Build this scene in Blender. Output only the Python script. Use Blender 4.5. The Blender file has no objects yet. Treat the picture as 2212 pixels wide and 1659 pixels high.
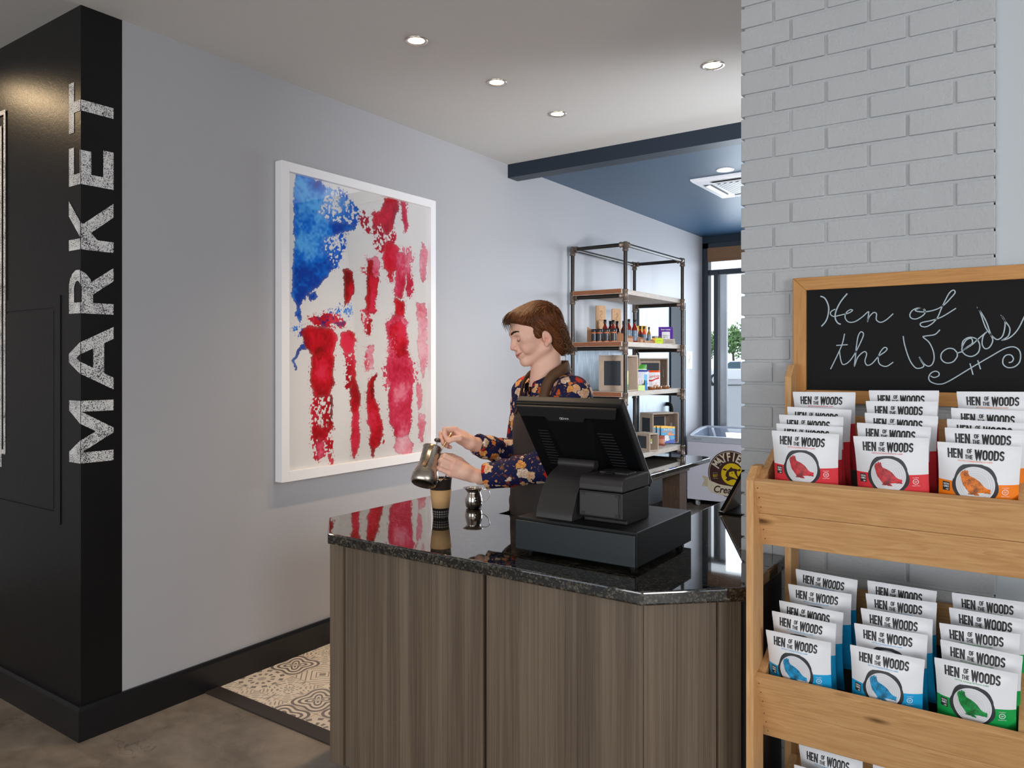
import bpy, bmesh, math, random
import numpy as np
from mathutils import Vector, Matrix
random.seed(7); np.random.seed(7)
PI = math.pi
scene = bpy.context.scene
COL = scene.collection

# ---------------------------------------------------------------- camera
cam_data = bpy.data.cameras.new('camera')
cam = bpy.data.objects.new('camera', cam_data); COL.objects.link(cam)
cam.location = (3.157, 0.0, 1.511)
cam.rotation_euler = (PI / 2, 0, math.radians(34.8))
cam_data.sensor_width = 36.0
cam_data.lens = 1640.0 / 2212.0 * 36.0
cam_data.shift_y = -0.0199
cam_data.clip_start = 0.05; cam_data.clip_end = 200
scene.camera = cam

# ---------------------------------------------------------------- view transform, world, lights
scene.view_settings.view_transform = 'Standard'
scene.view_settings.look = 'None'
scene.view_settings.gamma = 1.0
scene.view_settings.exposure = 0.05
world = bpy.data.worlds.new('sky'); scene.world = world
world.use_nodes = True
world.node_tree.nodes['Background'].inputs[0].default_value = (0.80, 0.90, 1.0, 1)
world.node_tree.nodes['Background'].inputs[1].default_value = 1.6

def area(name, loc, target, sx, sy, power, color):
    l = bpy.data.lights.new(name, 'AREA'); l.shape = 'RECTANGLE'; l.size = sx; l.size_y = sy
    l.energy = power; l.color = color
    o = bpy.data.objects.new(name, l); COL.objects.link(o); o.location = loc
    o.rotation_euler = (Vector(target) - Vector(loc)).to_track_quat('-Z', 'Y').to_euler()
    return o
# daylight coming in through the storefront windows (right side, rear, far end)
area('daylight_side_window', (7.3, -1.4, 1.75), (0.3, 5.2, 1.6), 1.5, 1.5, 85, (1.0, 0.99, 0.97))
area('daylight_rear_window', (2.2, -4.85, 1.25), (1.6, 3.0, 2.7), 6.5, 1.8, 130, (1.0, 0.985, 0.96))
area('daylight_end_window', (1.5, 8.25, 1.75), (1.5, 3.0, 1.9), 2.4, 1.7, 90, (0.80, 0.90, 1.0))
area('unseen_strobe_behind_pillar', (3.2, 3.5, 1.85), (0.1, 5.9, 1.6), .6, .6, 52, (0.92, 0.96, 1.0)).data.spread = math.radians(120)  # unseen strobe added behind the pillar, aimed along the shelf shadows; no window there
sun_l = bpy.data.lights.new('sun', 'SUN'); sun_l.energy = 2.0; sun_l.angle = 0.01; sun_l.color = (1, .95, .86)
sun = bpy.data.objects.new('sun', sun_l); COL.objects.link(sun)
sun.rotation_euler = (math.radians(50), 0, math.radians(-60))

# ---------------------------------------------------------------- mesh builder
class MB:
    """Collects shapes; build() links them as one mesh object."""
    def __init__(s): s.v = []; s.f = []; s.m = []; s.sm = []
    def add(s, verts, faces, mi=0, smooth=False):
        o = len(s.v); s.v += [tuple(p) for p in verts]
        for f in faces:
            s.f.append(tuple(i + o for i in f)); s.m.append(mi); s.sm.append(smooth)
        return s
    def box(s, a, b, mi=0):
        x0, y0, z0 = a; x1, y1, z1 = b
        v = [(x0,y0,z0),(x1,y0,z0),(x1,y1,z0),(x0,y1,z0),(x0,y0,z1),(x1,y0,z1),(x1,y1,z1),(x0,y1,z1)]
        return s.add(v, [(0,3,2,1),(4,5,6,7),(0,1,5,4),(1,2,6,5),(2,3,7,6),(3,0,4,7)], mi)
    def obox(s, c, ax, ay, az, mi=0):
        """box about c with half-axis vectors ax, ay, az"""
        c, ax, ay, az = Vector(c), Vector(ax), Vector(ay), Vector(az)
        v = [c + i*ax + j*ay + k*az for k in (-1,1) for (i,j) in ((-1,-1),(1,-1),(1,1),(-1,1))]
        return s.add(v, [(0,3,2,1),(4,5,6,7),(0,1,5,4),(1,2,6,5),(2,3,7,6),(3,0,4,7)], mi)
    def prism(s, poly, fn, h0, h1, mi=0, smooth_side=False):
        """polygon poly (2D) extruded from h0 to h1; fn(u,v,h)->xyz"""
        n = len(poly)
        v = [fn(u, w, h0) for u, w in poly] + [fn(u, w, h1) for u, w in poly]
        s.add(v, [tuple(reversed(range(n))), tuple(range(n, 2*n))], mi)
        s.add(v, [(i, (i+1) % n, n + (i+1) % n, n + i) for i in range(n)], mi, smooth_side)
        return s
    def lathe(s, prof, c=(0,0,0), n=32, mi=0, smooth=True, M=None, caps=(True, True)):
        v = []
        for r, z in prof:
            for k in range(n):
                a = 2*PI*k/n; p = Vector((r*math.cos(a), r*math.sin(a), z))
                p = (M @ p) if M is not None else p
                v.append(p + Vector(c))
        f = [(i*n+k, i*n+(k+1) % n, (i+1)*n+(k+1) % n, (i+1)*n+k) for i in range(len(prof)-1) for k in range(n)]
        s.add(v, f, mi, smooth)
        if caps[0] and prof[0][0] > 1e-6: s.add(v[:n], [tuple(reversed(range(n)))], mi)
        if caps[1] and prof[-1][0] > 1e-6: s.add(v[-n:], [tuple(range(n))], mi)
        return s
    def tube(s, pts, r, n=10, mi=0, caps=True, flat=1.0, up=None):
        """tube along pts, r a number or list; flat squeezes the second axis"""
        pts = [Vector(p) for p in pts]; m = len(pts)
        rr = r if isinstance(r, (list, tuple)) else [r]*m
        v = []; prev = None
        for i, p in enumerate(pts):
            t = (pts[min(i+1, m-1)] - pts[max(i-1, 0)])
            if t.length < 1e-9: t = Vector((0,0,1))
            t.normalize()
            if prev is None:
                a = Vector(up) if up is not None else (Vector((0,0,1)) if abs(t.z) < .9 else Vector((1,0,0)))
            else: a = prev
            a = (a - t*a.dot(t))
            if a.length < 1e-6: a = t.orthogonal()
            a.normalize(); prev = a; b = t.cross(a)
            for k in range(n):
                q = 2*PI*k/n
                v.append(p + a*(rr[i]*math.cos(q)) + b*(rr[i]*flat*math.sin(q)))
        f = [(i*n+k, i*n+(k+1) % n, (i+1)*n+(k+1) % n, (i+1)*n+k) for i in range(m-1) for k in range(n)]
        s.add(v, f, mi, True)
        if caps: s.add(v[:n], [tuple(reversed(range(n)))], mi); s.add(v[-n:], [tuple(range(n))], mi)
        return s
    def ribbon(s, pts, w, fn, mi=0, closed=False):
        """2D polyline of width w (number or list) with mitred joints, placed by fn(u,v)"""
        P = [Vector((p[0], p[1])) for p in pts]; n = len(P)
        ww = w if isinstance(w, (list, tuple)) else [w]*n
        L = []
        for i in range(n):
            a = P[i-1] if (i > 0 or closed) else None
            b = P[(i+1) % n] if (i < n-1 or closed) else None
            d1 = (P[i]-a).normalized() if a is not None and (P[i]-a).length > 1e-9 else None
            d2 = (b-P[i]).normalized() if b is not None and (b-P[i]).length > 1e-9 else None
            if d1 is None: d1 = d2
            if d2 is None: d2 = d1
            n1 = Vector((-d1.y, d1.x)); n2 = Vector((-d2.y, d2.x)); m = n1 + n2
            m = m.normalized() if m.length > 1e-6 else n1
            k = min(1.0/max(m.dot(n1), .35), 2.2)
            L.append((P[i] + m*(ww[i]/2*k), P[i] - m*(ww[i]/2*k)))
        v = [fn(q.x, q.y) for ab in L for q in ab]
        rng = range(n if closed else n-1)
        return s.add(v, [(2*i, 2*i+1, 2*((i+1) % n)+1, 2*((i+1) % n)) for i in rng], mi)
    def build(s, name, mats, parent=None, bevel=0.0, seg=2, smooth=None, link=True, autosmooth=None):
        me = bpy.data.meshes.new(name); me.from_pydata(s.v, [], s.f); 
        for m in (mats if isinstance(mats, (list, tuple)) else [mats]): me.materials.append(m)
        me.polygons.foreach_set('material_index', s.m)
        me.polygons.foreach_set('use_smooth', [bool(smooth) if smooth is not None else x for x in s.sm])
        me.update()
        if bevel > 0:
            bm = bmesh.new(); bm.from_mesh(me)
            bmesh.ops.remove_doubles(bm, verts=bm.verts, dist=1e-6)
            es = [e for e in bm.edges if len(e.link_faces) == 2 and e.calc_face_angle(0) > .5]
            bmesh.ops.bevel(bm, geom=es, offset=bevel, offset_type='OFFSET', segments=seg, profile=.6, affect='EDGES', clamp_overlap=True)
            bm.to_mesh(me); bm.free()
        o = bpy.data.objects.new(name, me)
        if link: COL.objects.link(o)
        if parent is not None: o.parent = parent
        return o

def tag(o, label=None, cat=None, group=None, kind=None):
    if label: o['label'] = label
    if cat: o['category'] = cat
    if group: o['group'] = group
    if kind: o['kind'] = kind
    return o
def thing(name, label, cat, loc=(0,0,0), rot=(0,0,0), group=None):
    o = bpy.data.objects.new(name, None); COL.objects.link(o); o.empty_display_size = .05
    o.location = loc; o.rotation_euler = rot
    return tag(o, label, cat, group)
def dup(root, loc, rot, label, group=None):
    r = root.copy(); COL.objects.link(r); r.location = loc; r.rotation_euler = rot
    r['label'] = label
    if group: r['group'] = group
    for ch in list(root.children):
        c = ch.copy(); COL.objects.link(c); c.parent = r
        for g in list(ch.children):
            d = g.copy(); COL.objects.link(d); d.parent = c
    return r
def structure(name, mb, m, **k): return tag(mb.build(name, m, **k), kind='structure')

# ---------------------------------------------------------------- materials
class NT:
    def __init__(s, name):
        s.mat = bpy.data.materials.new(name); s.mat.use_nodes = True; s.t = s.mat.node_tree
        s.b = s.t.nodes['Principled BSDF']; s.out = s.t.nodes['Material Output']
    def n(s, typ, ins=None, **props):
        nd = s.t.nodes.new(typ)
        for k, v in props.items(): setattr(nd, k, v)
        for k, v in (ins or {}).items():
            sk = nd.inputs[k]
            if isinstance(v, bpy.types.NodeSocket): s.t.links.new(v, sk)
            else: sk.default_value = v
        return nd
    def set(s, **ins):
        for k, v in ins.items():
            sk = s.b.inputs[k.replace('_', ' ')]
            if isinstance(v, bpy.types.NodeSocket): s.t.links.new(v, sk)
            else: sk.default_value = v
        return s
    def math(s, op, a, b=0.0, c=0.0, clamp=False):
        return s.n('ShaderNodeMath', {0: a, 1: b, 2: c}, operation=op, use_clamp=clamp).outputs[0]
    def coord(s, kind='Object', scale=(1,1,1), loc=(0,0,0), rot=(0,0,0)):
        c = s.n('ShaderNodeTexCoord').outputs[kind]
        return s.n('ShaderNodeMapping', {'Vector': c, 'Scale': scale, 'Location': loc, 'Rotation': rot}).outputs[0]
    def noise(s, vec, scale=5.0, detail=4.0, rough=.55, dist=0.0):
        return s.n('ShaderNodeTexNoise', {'Vector': vec, 'Scale': scale, 'Detail': detail, 'Roughness': rough, 'Distortion': dist}).outputs['Fac']
    def ramp(s, fac, stops, interp='LINEAR'):
        r = s.n('ShaderNodeValToRGB', {'Fac': fac}); cr = r.color_ramp; cr.interpolation = interp
        while len(cr.elements) > 1: cr.elements.remove(cr.elements[-1])
        for i, (p, c) in enumerate(stops):
            e = cr.elements[0] if i == 0 else cr.elements.new(p)
            e.position = p; e.color = (c, c, c, 1) if isinstance(c, (int, float)) else (*c[:3], 1)
        return r.outputs['Color']
    def mix(s, fac, a, b, blend='MIX'):
        def c(x): return (*x, 1) if isinstance(x, (tuple, list)) and len(x) == 3 else x
        nd = s.t.nodes.new('ShaderNodeMix'); nd.data_type = 'RGBA'; nd.blend_type = blend
        for sk, v in ((nd.inputs[0], fac), (nd.inputs[6], c(a)), (nd.inputs[7], c(b))):
            if isinstance(v, bpy.types.NodeSocket): s.t.links.new(v, sk)
            else: sk.default_value = v
        return nd.outputs[2]
    def bump(s, h, strength=.2, dist=.002):
        nb = s.n('ShaderNodeBump', {'Height': h, 'Strength': strength, 'Distance': dist})
        s.t.links.new(nb.outputs[0], s.b.inputs['Normal']); return s

def srgb(r, g, b):
    f = lambda c: (c/255/12.92) if c/255 <= .04045 else ((c/255+.055)/1.055)**2.4
    return (f(r), f(g), f(b))
def plain(name, c, rough=.5, metal=0.0, spec=.5, coat=0.0, ior=1.5, var=.06, scale=30, bump=0.0):
    g = NT(name); v = g.coord()
    f = g.noise(v, scale, 3)
    col = g.mix(f, tuple(x*(1-var) for x in c), tuple(min(1, x*(1+var)) for x in c))
    g.set(Base_Color=col, Roughness=rough, Metallic=metal, Specular_IOR_Level=spec, Coat_Weight=coat, IOR=ior)
    if bump: g.bump(f, bump, .001)
    return g.mat
def wood(name, c1, c2, axis='x', scale=1.0, rough=.55, knots=True):
    g = NT(name)
    st = {'x': (1.2, 14, 14), 'y': (14, 1.2, 14), 'z': (14, 14, 1.2)}[axis]
    v = g.coord('Object', tuple(a*scale for a in st))
    d = g.noise(v, 1.2, 3, .6, 1.2)
    fine = g.noise(g.coord('Object', tuple(a*scale*9 for a in st)), 1.0, 3)
    ring = g.math('FRACT', g.math('MULTIPLY', d, 7.0))
    ring = g.ramp(ring, [(0, .1), (.35, .35), (.85, .6), (1, .1)])
    f = g.math('ADD', g.math('MULTIPLY', ring, .45), g.math('MULTIPLY', fine, .6))
    col = g.ramp(f, [(.15, c2), (.8, c1)])
    if knots:
        kn = g.n('ShaderNodeTexVoronoi', {'Vector': g.coord('Object', {'x': (3, 9, 9), 'y': (9, 3, 9), 'z': (9, 9, 3)}[axis]), 'Scale': 1.0}, feature='F1').outputs['Distance']
        col = g.mix(g.ramp(kn, [(.03, 1.0), (.11, 0.0)]), col, tuple(x*.35 for x in c2))
    g.set(Base_Color=col, Roughness=rough, Specular_IOR_Level=.3)
    g.bump(fine, .15, .0006)
    return g.mat
def metal(name, c, rough=.25, brushed=None):
    g = NT(name); g.set(Base_Color=(*c, 1), Metallic=1.0, Roughness=rough)
    v = g.coord('Object', brushed or (30, 30, 30)); f = g.noise(v, 4, 3)
    g.set(Roughness=g.ramp(f, [(.3, rough*.7), (.7, rough*1.3)]))
    return g.mat
def emission(name, c, strength):
    g = NT(name); g.set(Base_Color=(*c, 1), Emission_Color=(*c, 1), Emission_Strength=strength); return g.mat

# ---------------------------------------------------------------- lettering
_font_cache = {}
def text2d(s, size=1.0, bold=0.0, xs=1.0, shear=0.0):
    """outline text as a flat 2D mesh: (verts2d, faces, width); origin at baseline left"""
    key = (s, round(bold, 4), shear)
    if key not in _font_cache:
        cu = bpy.data.curves.new('lettering', 'FONT'); cu.body = s; cu.size = 1.0; cu.offset = bold; cu.resolution_u = 3; cu.shear = shear
        ob = bpy.data.objects.new('lettering', cu); COL.objects.link(ob)
        dg = bpy.context.evaluated_depsgraph_get(); dg.update()
        me = bpy.data.meshes.new_from_object(ob.evaluated_get(dg))
        _font_cache[key] = ([(v.co.x, v.co.y) for v in me.vertices], [tuple(p.vertices) for p in me.polygons])
        bpy.data.meshes.remove(me); bpy.data.objects.remove(ob); bpy.data.curves.remove(cu)
    vs, fs = _font_cache[key]
    w = max([v[0] for v in vs] + [0.0])
    return [(x*size*xs, y*size) for x, y in vs], fs, w*size*xs
def put_text(mb, s, size, fn, mi=0, bold=0.0, xs=1.0, center=True, shear=0.0, fit=None):
    vs, fs, w = text2d(s, size, bold, xs, shear)
    if fit: k = fit/w; vs = [(x*k, y) for x, y in vs]; w = fit
    o = -w/2 if center else 0
    mb.add([fn(x+o, y) for x, y in vs], fs, mi)
# condensed block capitals drawn as strokes in a 0..1 box (advance width, strokes)
_a = lambda cx, cy, rx, ry, a0, a1, n=7: [(cx+rx*math.cos(math.radians(a0+(a1-a0)*i/n)), cy+ry*math.sin(math.radians(a0+(a1-a0)*i/n))) for i in range(n+1)]
GLYPH = {
 'H': (.62, [[(.1,0),(.1,1)], [(.52,0),(.52,1)], [(.1,.5),(.52,.5)]]),
 'E': (.5, [[(.1,0),(.1,1)], [(.1,.91),(.48,.91)], [(.1,.5),(.44,.5)], [(.1,.09),(.48,.09)]]),
 'N': (.66, [[(.1,0),(.1,1)], [(.12,.98),(.54,.02)], [(.56,0),(.56,1)]]),
 'O': (.62, [_a(.31,.72,.21,.19,0,180) + _a(.31,.28,.21,.19,180,360) + [(.52,.72)]]),
 'F': (.48, [[(.1,0),(.1,1)], [(.1,.91),(.46,.91)], [(.1,.5),(.42,.5)]]),
 'T': (.5, [[(.25,0),(.25,1)], [(.02,.91),(.48,.91)]]),
 'W': (.88, [[(.08,1),(.24,.04),(.44,.9),(.64,.04),(.8,1)]]),
 'D': (.62, [[(.1,0),(.1,1)], [(.1,.91)] + _a(.26,.66,.26,.25,90,0) + _a(.26,.34,.26,.25,0,-90) + [(.1,.09)]]),
 'S': (.58, [_a(.29,.72,.19,.19,10,180) + [(.12,.6),(.46,.42)] + _a(.29,.27,.19,.19,20,-180)]),
}
def block_text(mb, s, h, x0, y0, fn, mi=0, stroke=.17, gap=.06, xs=1.0):
    x = x0
    for ch in s:
        adv, st = GLYPH[ch]
        for pl in st:
            q = []
            for a, b in zip(pl, pl[1:]):
                k = max(1, int(math.hypot(b[0]-a[0], b[1]-a[1])/.16))
                q += [(a[0]+(b[0]-a[0])*i/k, a[1]+(b[1]-a[1])*i/k) for i in range(k)]
            q.append(pl[-1])
            mb.ribbon([(x + p[0]*h*xs, y0 + p[1]*h) for p in q], stroke*h, fn, mi)
        x += (adv + gap)*h*xs
    return x

# a point of the place seen at photo pixel (px, py), at depth t metres in front of the camera
_F = Vector((-math.sin(math.radians(34.8)), math.cos(math.radians(34.8)), 0)); _R = Vector((_F.y, -_F.x, 0)); _U = Vector((0, 0, 1))
CAMP = Vector((3.157, 0, 1.511))
def ray(px, py): return _F + _R*((px-1106)/1640) - _U*((py-785)/1640)
def at(px, py, t): return CAMP + ray(px, py)*t
def on_x(px, py, x): r = ray(px, py); return CAMP + r*((x-CAMP.x)/r.x)
def on_y(px, py, y): r = ray(px, py); return CAMP + r*((y-CAMP.y)/r.y)
def smooth_path(pts, k=4, closed=False):
    """Catmull-Rom through points"""
    P = [Vector(p) for p in pts]; n = len(P); out = []
    for i in range(n if closed else n-1):
        a, b, c, d = (P[(i+j) % n] if closed else P[min(max(i+j, 0), n-1)] for j in (-1, 0, 1, 2))
        for q in range(k):
            t = q/k
            out.append(.5*((2*b) + (c-a)*t + (2*a-5*b+4*c-d)*t*t + (3*b-3*c+d-a)*t**3))
    if not closed: out.append(P[-1])
    return out
# ================================================================ setting
# ---- materials of the room
def m_wall(name, c, bump=.04):
    g = NT(name); v = g.coord()
    f = g.noise(v, 1.5, 3); h = g.noise(v, 220, 2)
    g.set(Base_Color=g.mix(f, tuple(x*.97 for x in c), tuple(x*1.03 for x in c)), Roughness=.45, Specular_IOR_Level=.4)
    g.bump(h, bump, .0006); return g.mat
M_GREY = m_wall('grey_wall_paint', srgb(172, 171, 175))
M_CEIL = plain('ceiling_paint', srgb(206, 204, 201), .8, var=.02)
M_NAVY = m_wall('navy_ceiling_paint', srgb(42, 72, 98), .02)
M_NAVYB = m_wall('navy_beam_paint', srgb(26, 38, 52), .02)
def m_black():
    g = NT('black_gloss_wall'); v = g.coord('Object')
    h = g.noise(v, 26, 6, .7, 1.5); s = g.noise(v, 3, 3)
    vr = g.n('ShaderNodeTexVoronoi', {'Vector': g.coord('Object', (1,1,1)), 'Scale': 45.0}, feature='DISTANCE_TO_EDGE').outputs['Distance']
    hh = g.math('ADD', h, g.math('MULTIPLY', g.ramp(vr, [(0, 0.0), (.08, 1.0)]), .25))
    g.set(Base_Color=g.mix(s, (.004,.004,.0045), (.008,.0075,.0075)), Roughness=.34, Specular_IOR_Level=.3)
    g.bump(hh, .22, .002); return g.mat
M_BLACKW = m_black()
def m_baseboard():
    g = NT('black_baseboard'); v = g.coord()
    sp = g.n('ShaderNodeTexVoronoi', {'Vector': v, 'Scale': 7.0}).outputs['Distance']
    g.set(Base_Color=g.mix(g.ramp(sp, [(.012, 1.0), (.02, 0.0)]), (.007,.007,.009), (.35,.33,.3)), Roughness=.33)
    return g.mat
M_BASE = m_baseboard()
def m_concrete():
    g = NT('stained_concrete'); v = g.coord()
    a = g.noise(v, 1.6, 6, .62, .8); b = g.noise(v, 9, 5, .65); c = g.noise(v, 160, 2)
    f = g.math('ADD', g.math('MULTIPLY', a, .65), g.math('MULTIPLY', b, .35))
    col = g.ramp(f, [(.32, srgb(84, 76, 68)), (.47, srgb(124, 114, 104)), (.56, srgb(144, 133, 122)), (.7, srgb(168, 156, 143))])
    col = g.mix(g.math('MULTIPLY', c, .4), col, srgb(88, 80, 72))
    cr = g.n('ShaderNodeTexVoronoi', {'Vector': g.n('ShaderNodeVectorMath', {0: v, 1: g.n('ShaderNodeTexNoise', {'Vector': v, 'Scale': 3.0, 'Detail': 4.0}).outputs['Color']}, operation='ADD').outputs[0], 'Scale': .9}, feature='DISTANCE_TO_EDGE').outputs['Distance']
    col = g.mix(g.ramp(cr, [(0, .45), (.004, 0.0)]), col, srgb(62, 54, 48))
    g.set(Base_Color=col, Roughness=g.ramp(b, [(.3, .3), (.7, .5)]), Specular_IOR_Level=.4)
    g.bump(c, .05, .001); return g.mat
M_CONC = m_concrete()
def m_tile():
    """encaustic tiles: cream ground, grey figures, four patterns picked by cell"""
    g = NT('patterned_tile'); S = 1/.2
    v = g.coord('Object', (S, S, S))
    sep = g.n('ShaderNodeSeparateXYZ', {0: v})
    X, Y = sep.outputs[0], sep.outputs[1]
    cx, cy = g.math('FLOOR', X), g.math('FLOOR', Y)
    lx = g.math('SUBTRACT', g.math('SUBTRACT', X, cx), .5); ly = g.math('SUBTRACT', g.math('SUBTRACT', Y, cy), .5)
    rnd = g.n('ShaderNodeTexWhiteNoise', {'Vector': g.n('ShaderNodeCombineXYZ', {0: cx, 1: cy}).outputs[0]}, noise_dimensions='2D').outputs['Value']
    r = g.math('SQRT', g.math('ADD', g.math('MULTIPLY', lx, lx), g.math('MULTIPLY', ly, ly)))
    a = g.math('ARCTAN2', ly, lx)
    ax, ay = g.math('ABSOLUTE', lx), g.math('ABSOLUTE', ly)
    dm = g.math('ADD', ax, ay); mx = g.math('MAXIMUM', ax, ay)
    c4 = g.math('COSINE', g.math('MULTIPLY', a, 4.0)); c8 = g.math('COSINE', g.math('MULTIPLY', a, 8.0)); c12 = g.math('COSINE', g.math('MULTIPLY', a, 12.0))
    gt = lambda p, q: g.math('GREATER_THAN', p, q)
    # p1 curling quatrefoil bands
    p1 = gt(g.math('SINE', g.math('ADD', g.math('MULTIPLY', r, 42.0), g.math('MULTIPLY', c4, 3.2))), .1)
    # p2 petals round a rosette
    p2 = g.math('MULTIPLY', gt(c12, .0), gt(g.math('SINE', g.math('MULTIPLY', r, 30.0)), .05))
    # p3 lattice with small diamonds
    p3 = g.math('MAXIMUM', gt(g.math('SINE', g.math('MULTIPLY', dm, 38.0)), .72), g.math('MULTIPLY', gt(.11, dm), 1.0))
    # p4 leaf scrolls
    p4 = gt(g.math('MULTIPLY', g.math('SINE', g.math('ADD', g.math('MULTIPLY', g.math('MULTIPLY', ax, ay), 110.0), g.math('MULTIPLY', r, 16.0))), g.math('ADD', c8, .35)), .3)
    def pick(lo, p): return g.math('MULTIPLY', g.math('MULTIPLY', gt(rnd, lo), g.math('SUBTRACT', 1.0, gt(rnd, lo+.25))), p)
    f = g.math('ADD', g.math('ADD', pick(-.001, p1), pick(.25, p2)), g.math('ADD', pick(.5, p3), pick(.75, p4)))
    shade = g.noise(v, 2.5, 3)
    fig = g.ramp(g.math('ADD', g.math('MULTIPLY', shade, .5), g.math('MULTIPLY', rnd, .5)), [(.25, srgb(118, 110, 110)), (.6, srgb(158, 149, 142)), (.8, srgb(192, 182, 171))])
    ground = g.ramp(shade, [(.3, srgb(238, 226, 210)), (.7, srgb(228, 213, 196))])
    col = g.mix(f, ground, fig)
    col = g.mix(gt(mx, .488), col, srgb(190, 178, 164))
    g.set(Base_Color=col, Roughness=.28); return g.mat
M_TILE = m_tile()
def m_brick():
    g = NT('painted_brick'); v = g.coord()
    f = g.noise(v, 3, 3); h = g.noise(v, 90, 5, .65); h2 = g.noise(v, 18, 3)
    g.set(Base_Color=g.mix(f, srgb(176, 178, 181), srgb(188, 190, 192)), Roughness=.62, Specular_IOR_Level=.35)
    g.bump(g.math('ADD', h, g.math('MULTIPLY', h2, .6)), .75, .004); return g.mat
M_BRICK = m_brick()
def m_glass(name, tint=(1, 1, 1), gloss=.5):
    g = NT(name)
    tr = g.n('ShaderNodeBsdfTransparent', {'Color': (*tint, 1)}).outputs[0]
    gl = g.n('ShaderNodeBsdfGlossy', {'Color': (1, 1, 1, 1), 'Roughness': .02}).outputs[0]
    fr = g.n('ShaderNodeFresnel', {'IOR': 1.45}).outputs[0]
    mx = g.n('ShaderNodeMixShader', {0: g.math('MULTIPLY', fr, gloss), 1: tr, 2: gl}).outputs[0]
    g.t.links.new(mx, g.out.inputs['Surface']); return g.mat
M_GLASS = m_glass('clear_glass')
M_DARKFRAME = plain('dark_bronze_frame', srgb(40, 48, 58), .35, spec=.5)
M_ALU = metal('aluminium', srgb(200, 204, 208), .35)
M_WHITEP = plain('white_plastic', srgb(232, 234, 240), .35, var=.02)

H = 2.95
# ---- floors
structure('floor', MB().box((-2.6, -5, -.1), (7.5, 8.5, 0)), M_CONC)
structure('floor_tiles', MB().box((0.0, 2.13, -.02), (2.45, 5.4, .003)), M_TILE)
structure('trim_1', MB().box((0.0, 2.055, -.02), (2.45, 2.13, .006)), plain('dark_floor_strip', srgb(52, 44, 42), .45))
# ---- walls: grey wall on the left, black end of it
structure('wall_left', MB().box((-.14, 1.68, 0), (0, 8.34, H)), M_GREY)
structure('wall_front', MB().box((-2.6, 1.513, 0), (0, 1.68, H)), M_BLACKW)
structure('wall_rear_left', MB().box((-2.7, -5, 0), (-2.6, 1.7, H)), M_GREY)
structure('ceiling', MB().box((-2.7, -5, H), (7.6, 4.6, H+.12)), M_CEIL)
structure('ceiling_navy', MB().box((-.14, 4.6, H), (7.6, 8.5, H+.12)), M_NAVY)
structure('beam', MB().box((0.0, 4.489, 2.853), (7.5, 4.613, H)), M_NAVYB)
# ---- baseboards
def baseboard(name, pts):
    mb = MB()
    # profile: board with a bevelled top ledge; pts = polyline of the wall foot, left side is the wall
    prof = [(0, 0), (.016, 0), (.016, .122), (.011, .138), (0, .138)]
    P = [Vector(p) for p in pts]; rings = []
    for i, p in enumerate(P):
        d1 = (p - P[i-1]).normalized() if i else (P[1]-p).normalized()
        d2 = (P[i+1]-p).normalized() if i < len(P)-1 else d1
        n1, n2 = Vector((d1.y, -d1.x)), Vector((d2.y, -d2.x)); m = (n1+n2).normalized(); k = 1/max(m.dot(n1), .3)
        rings.append([(p.x + m.x*k*u, p.y + m.y*k*u, z) for u, z in prof])
    n = len(prof)
    v = [q for r in rings for q in r]
    f = [(i*n+k, i*n+(k+1) % n, (i+1)*n+(k+1) % n, (i+1)*n+k) for i in range(len(P)-1) for k in range(n)]
    mb.add(v, f); mb.add(rings[0], [tuple(range(n))]); mb.add(rings[-1], [tuple(reversed(range(n)))])
    return structure(name, mb, M_BASE)
baseboard('baseboard_left', [(-2.6, 1.513), (0.0, 1.513), (0.0, 8.33)])
# ---- end wall with the shop window
structure('wall_back', MB().box((-.14, 8.34, 2.877), (7.5, 8.5, H)).box((-.14, 8.34, 0), (.002, 8.5, 2.9)).box((3.4, 8.34, 0), (7.5, 8.5, 2.9)).box((0, 8.34, 0), (3.4, 8.5, .3)), M_NAVYB)
w = bpy.data.objects.new('window_1', None); COL.objects.link(w); tag(w, kind='structure')
MB().box((0.002, 8.36, .3), (.062, 8.46, 2.877)).box((0, 8.36, 2.82), (3.4, 8.46, 2.877)).box((.128, 8.36, .3), (.176, 8.47, 2.55)).box((.062, 8.38, 2.52), (3.4, 8.45, 2.575)) \
    .box((1.1, 8.36, .3), (1.16, 8.46, 2.877)).box((2.2, 8.36, .3), (2.26, 8.46, 2.877)).box((3.34, 8.36, .3), (3.4, 8.46, 2.877)).box((0, 8.36, .3), (3.4, 8.46, .36)).build('window_frame', M_DARKFRAME, w)
MB().box((.178, 8.40, .36), (.262, 8.44, 2.52)).build('window_stile', M_ALU, w)
MB().box((.062, 8.34, 2.69), (3.3, 8.40, 2.82)).box((.062, 8.35, 2.665), (3.3, 8.37, 2.69)).build('roller_blind', plain('brown_blind', srgb(120, 88, 62), .7), w)
MB().box((.062, 8.425, .36), (3.34, 8.431, 2.82)).build('window_pane', M_GLASS, w)
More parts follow.
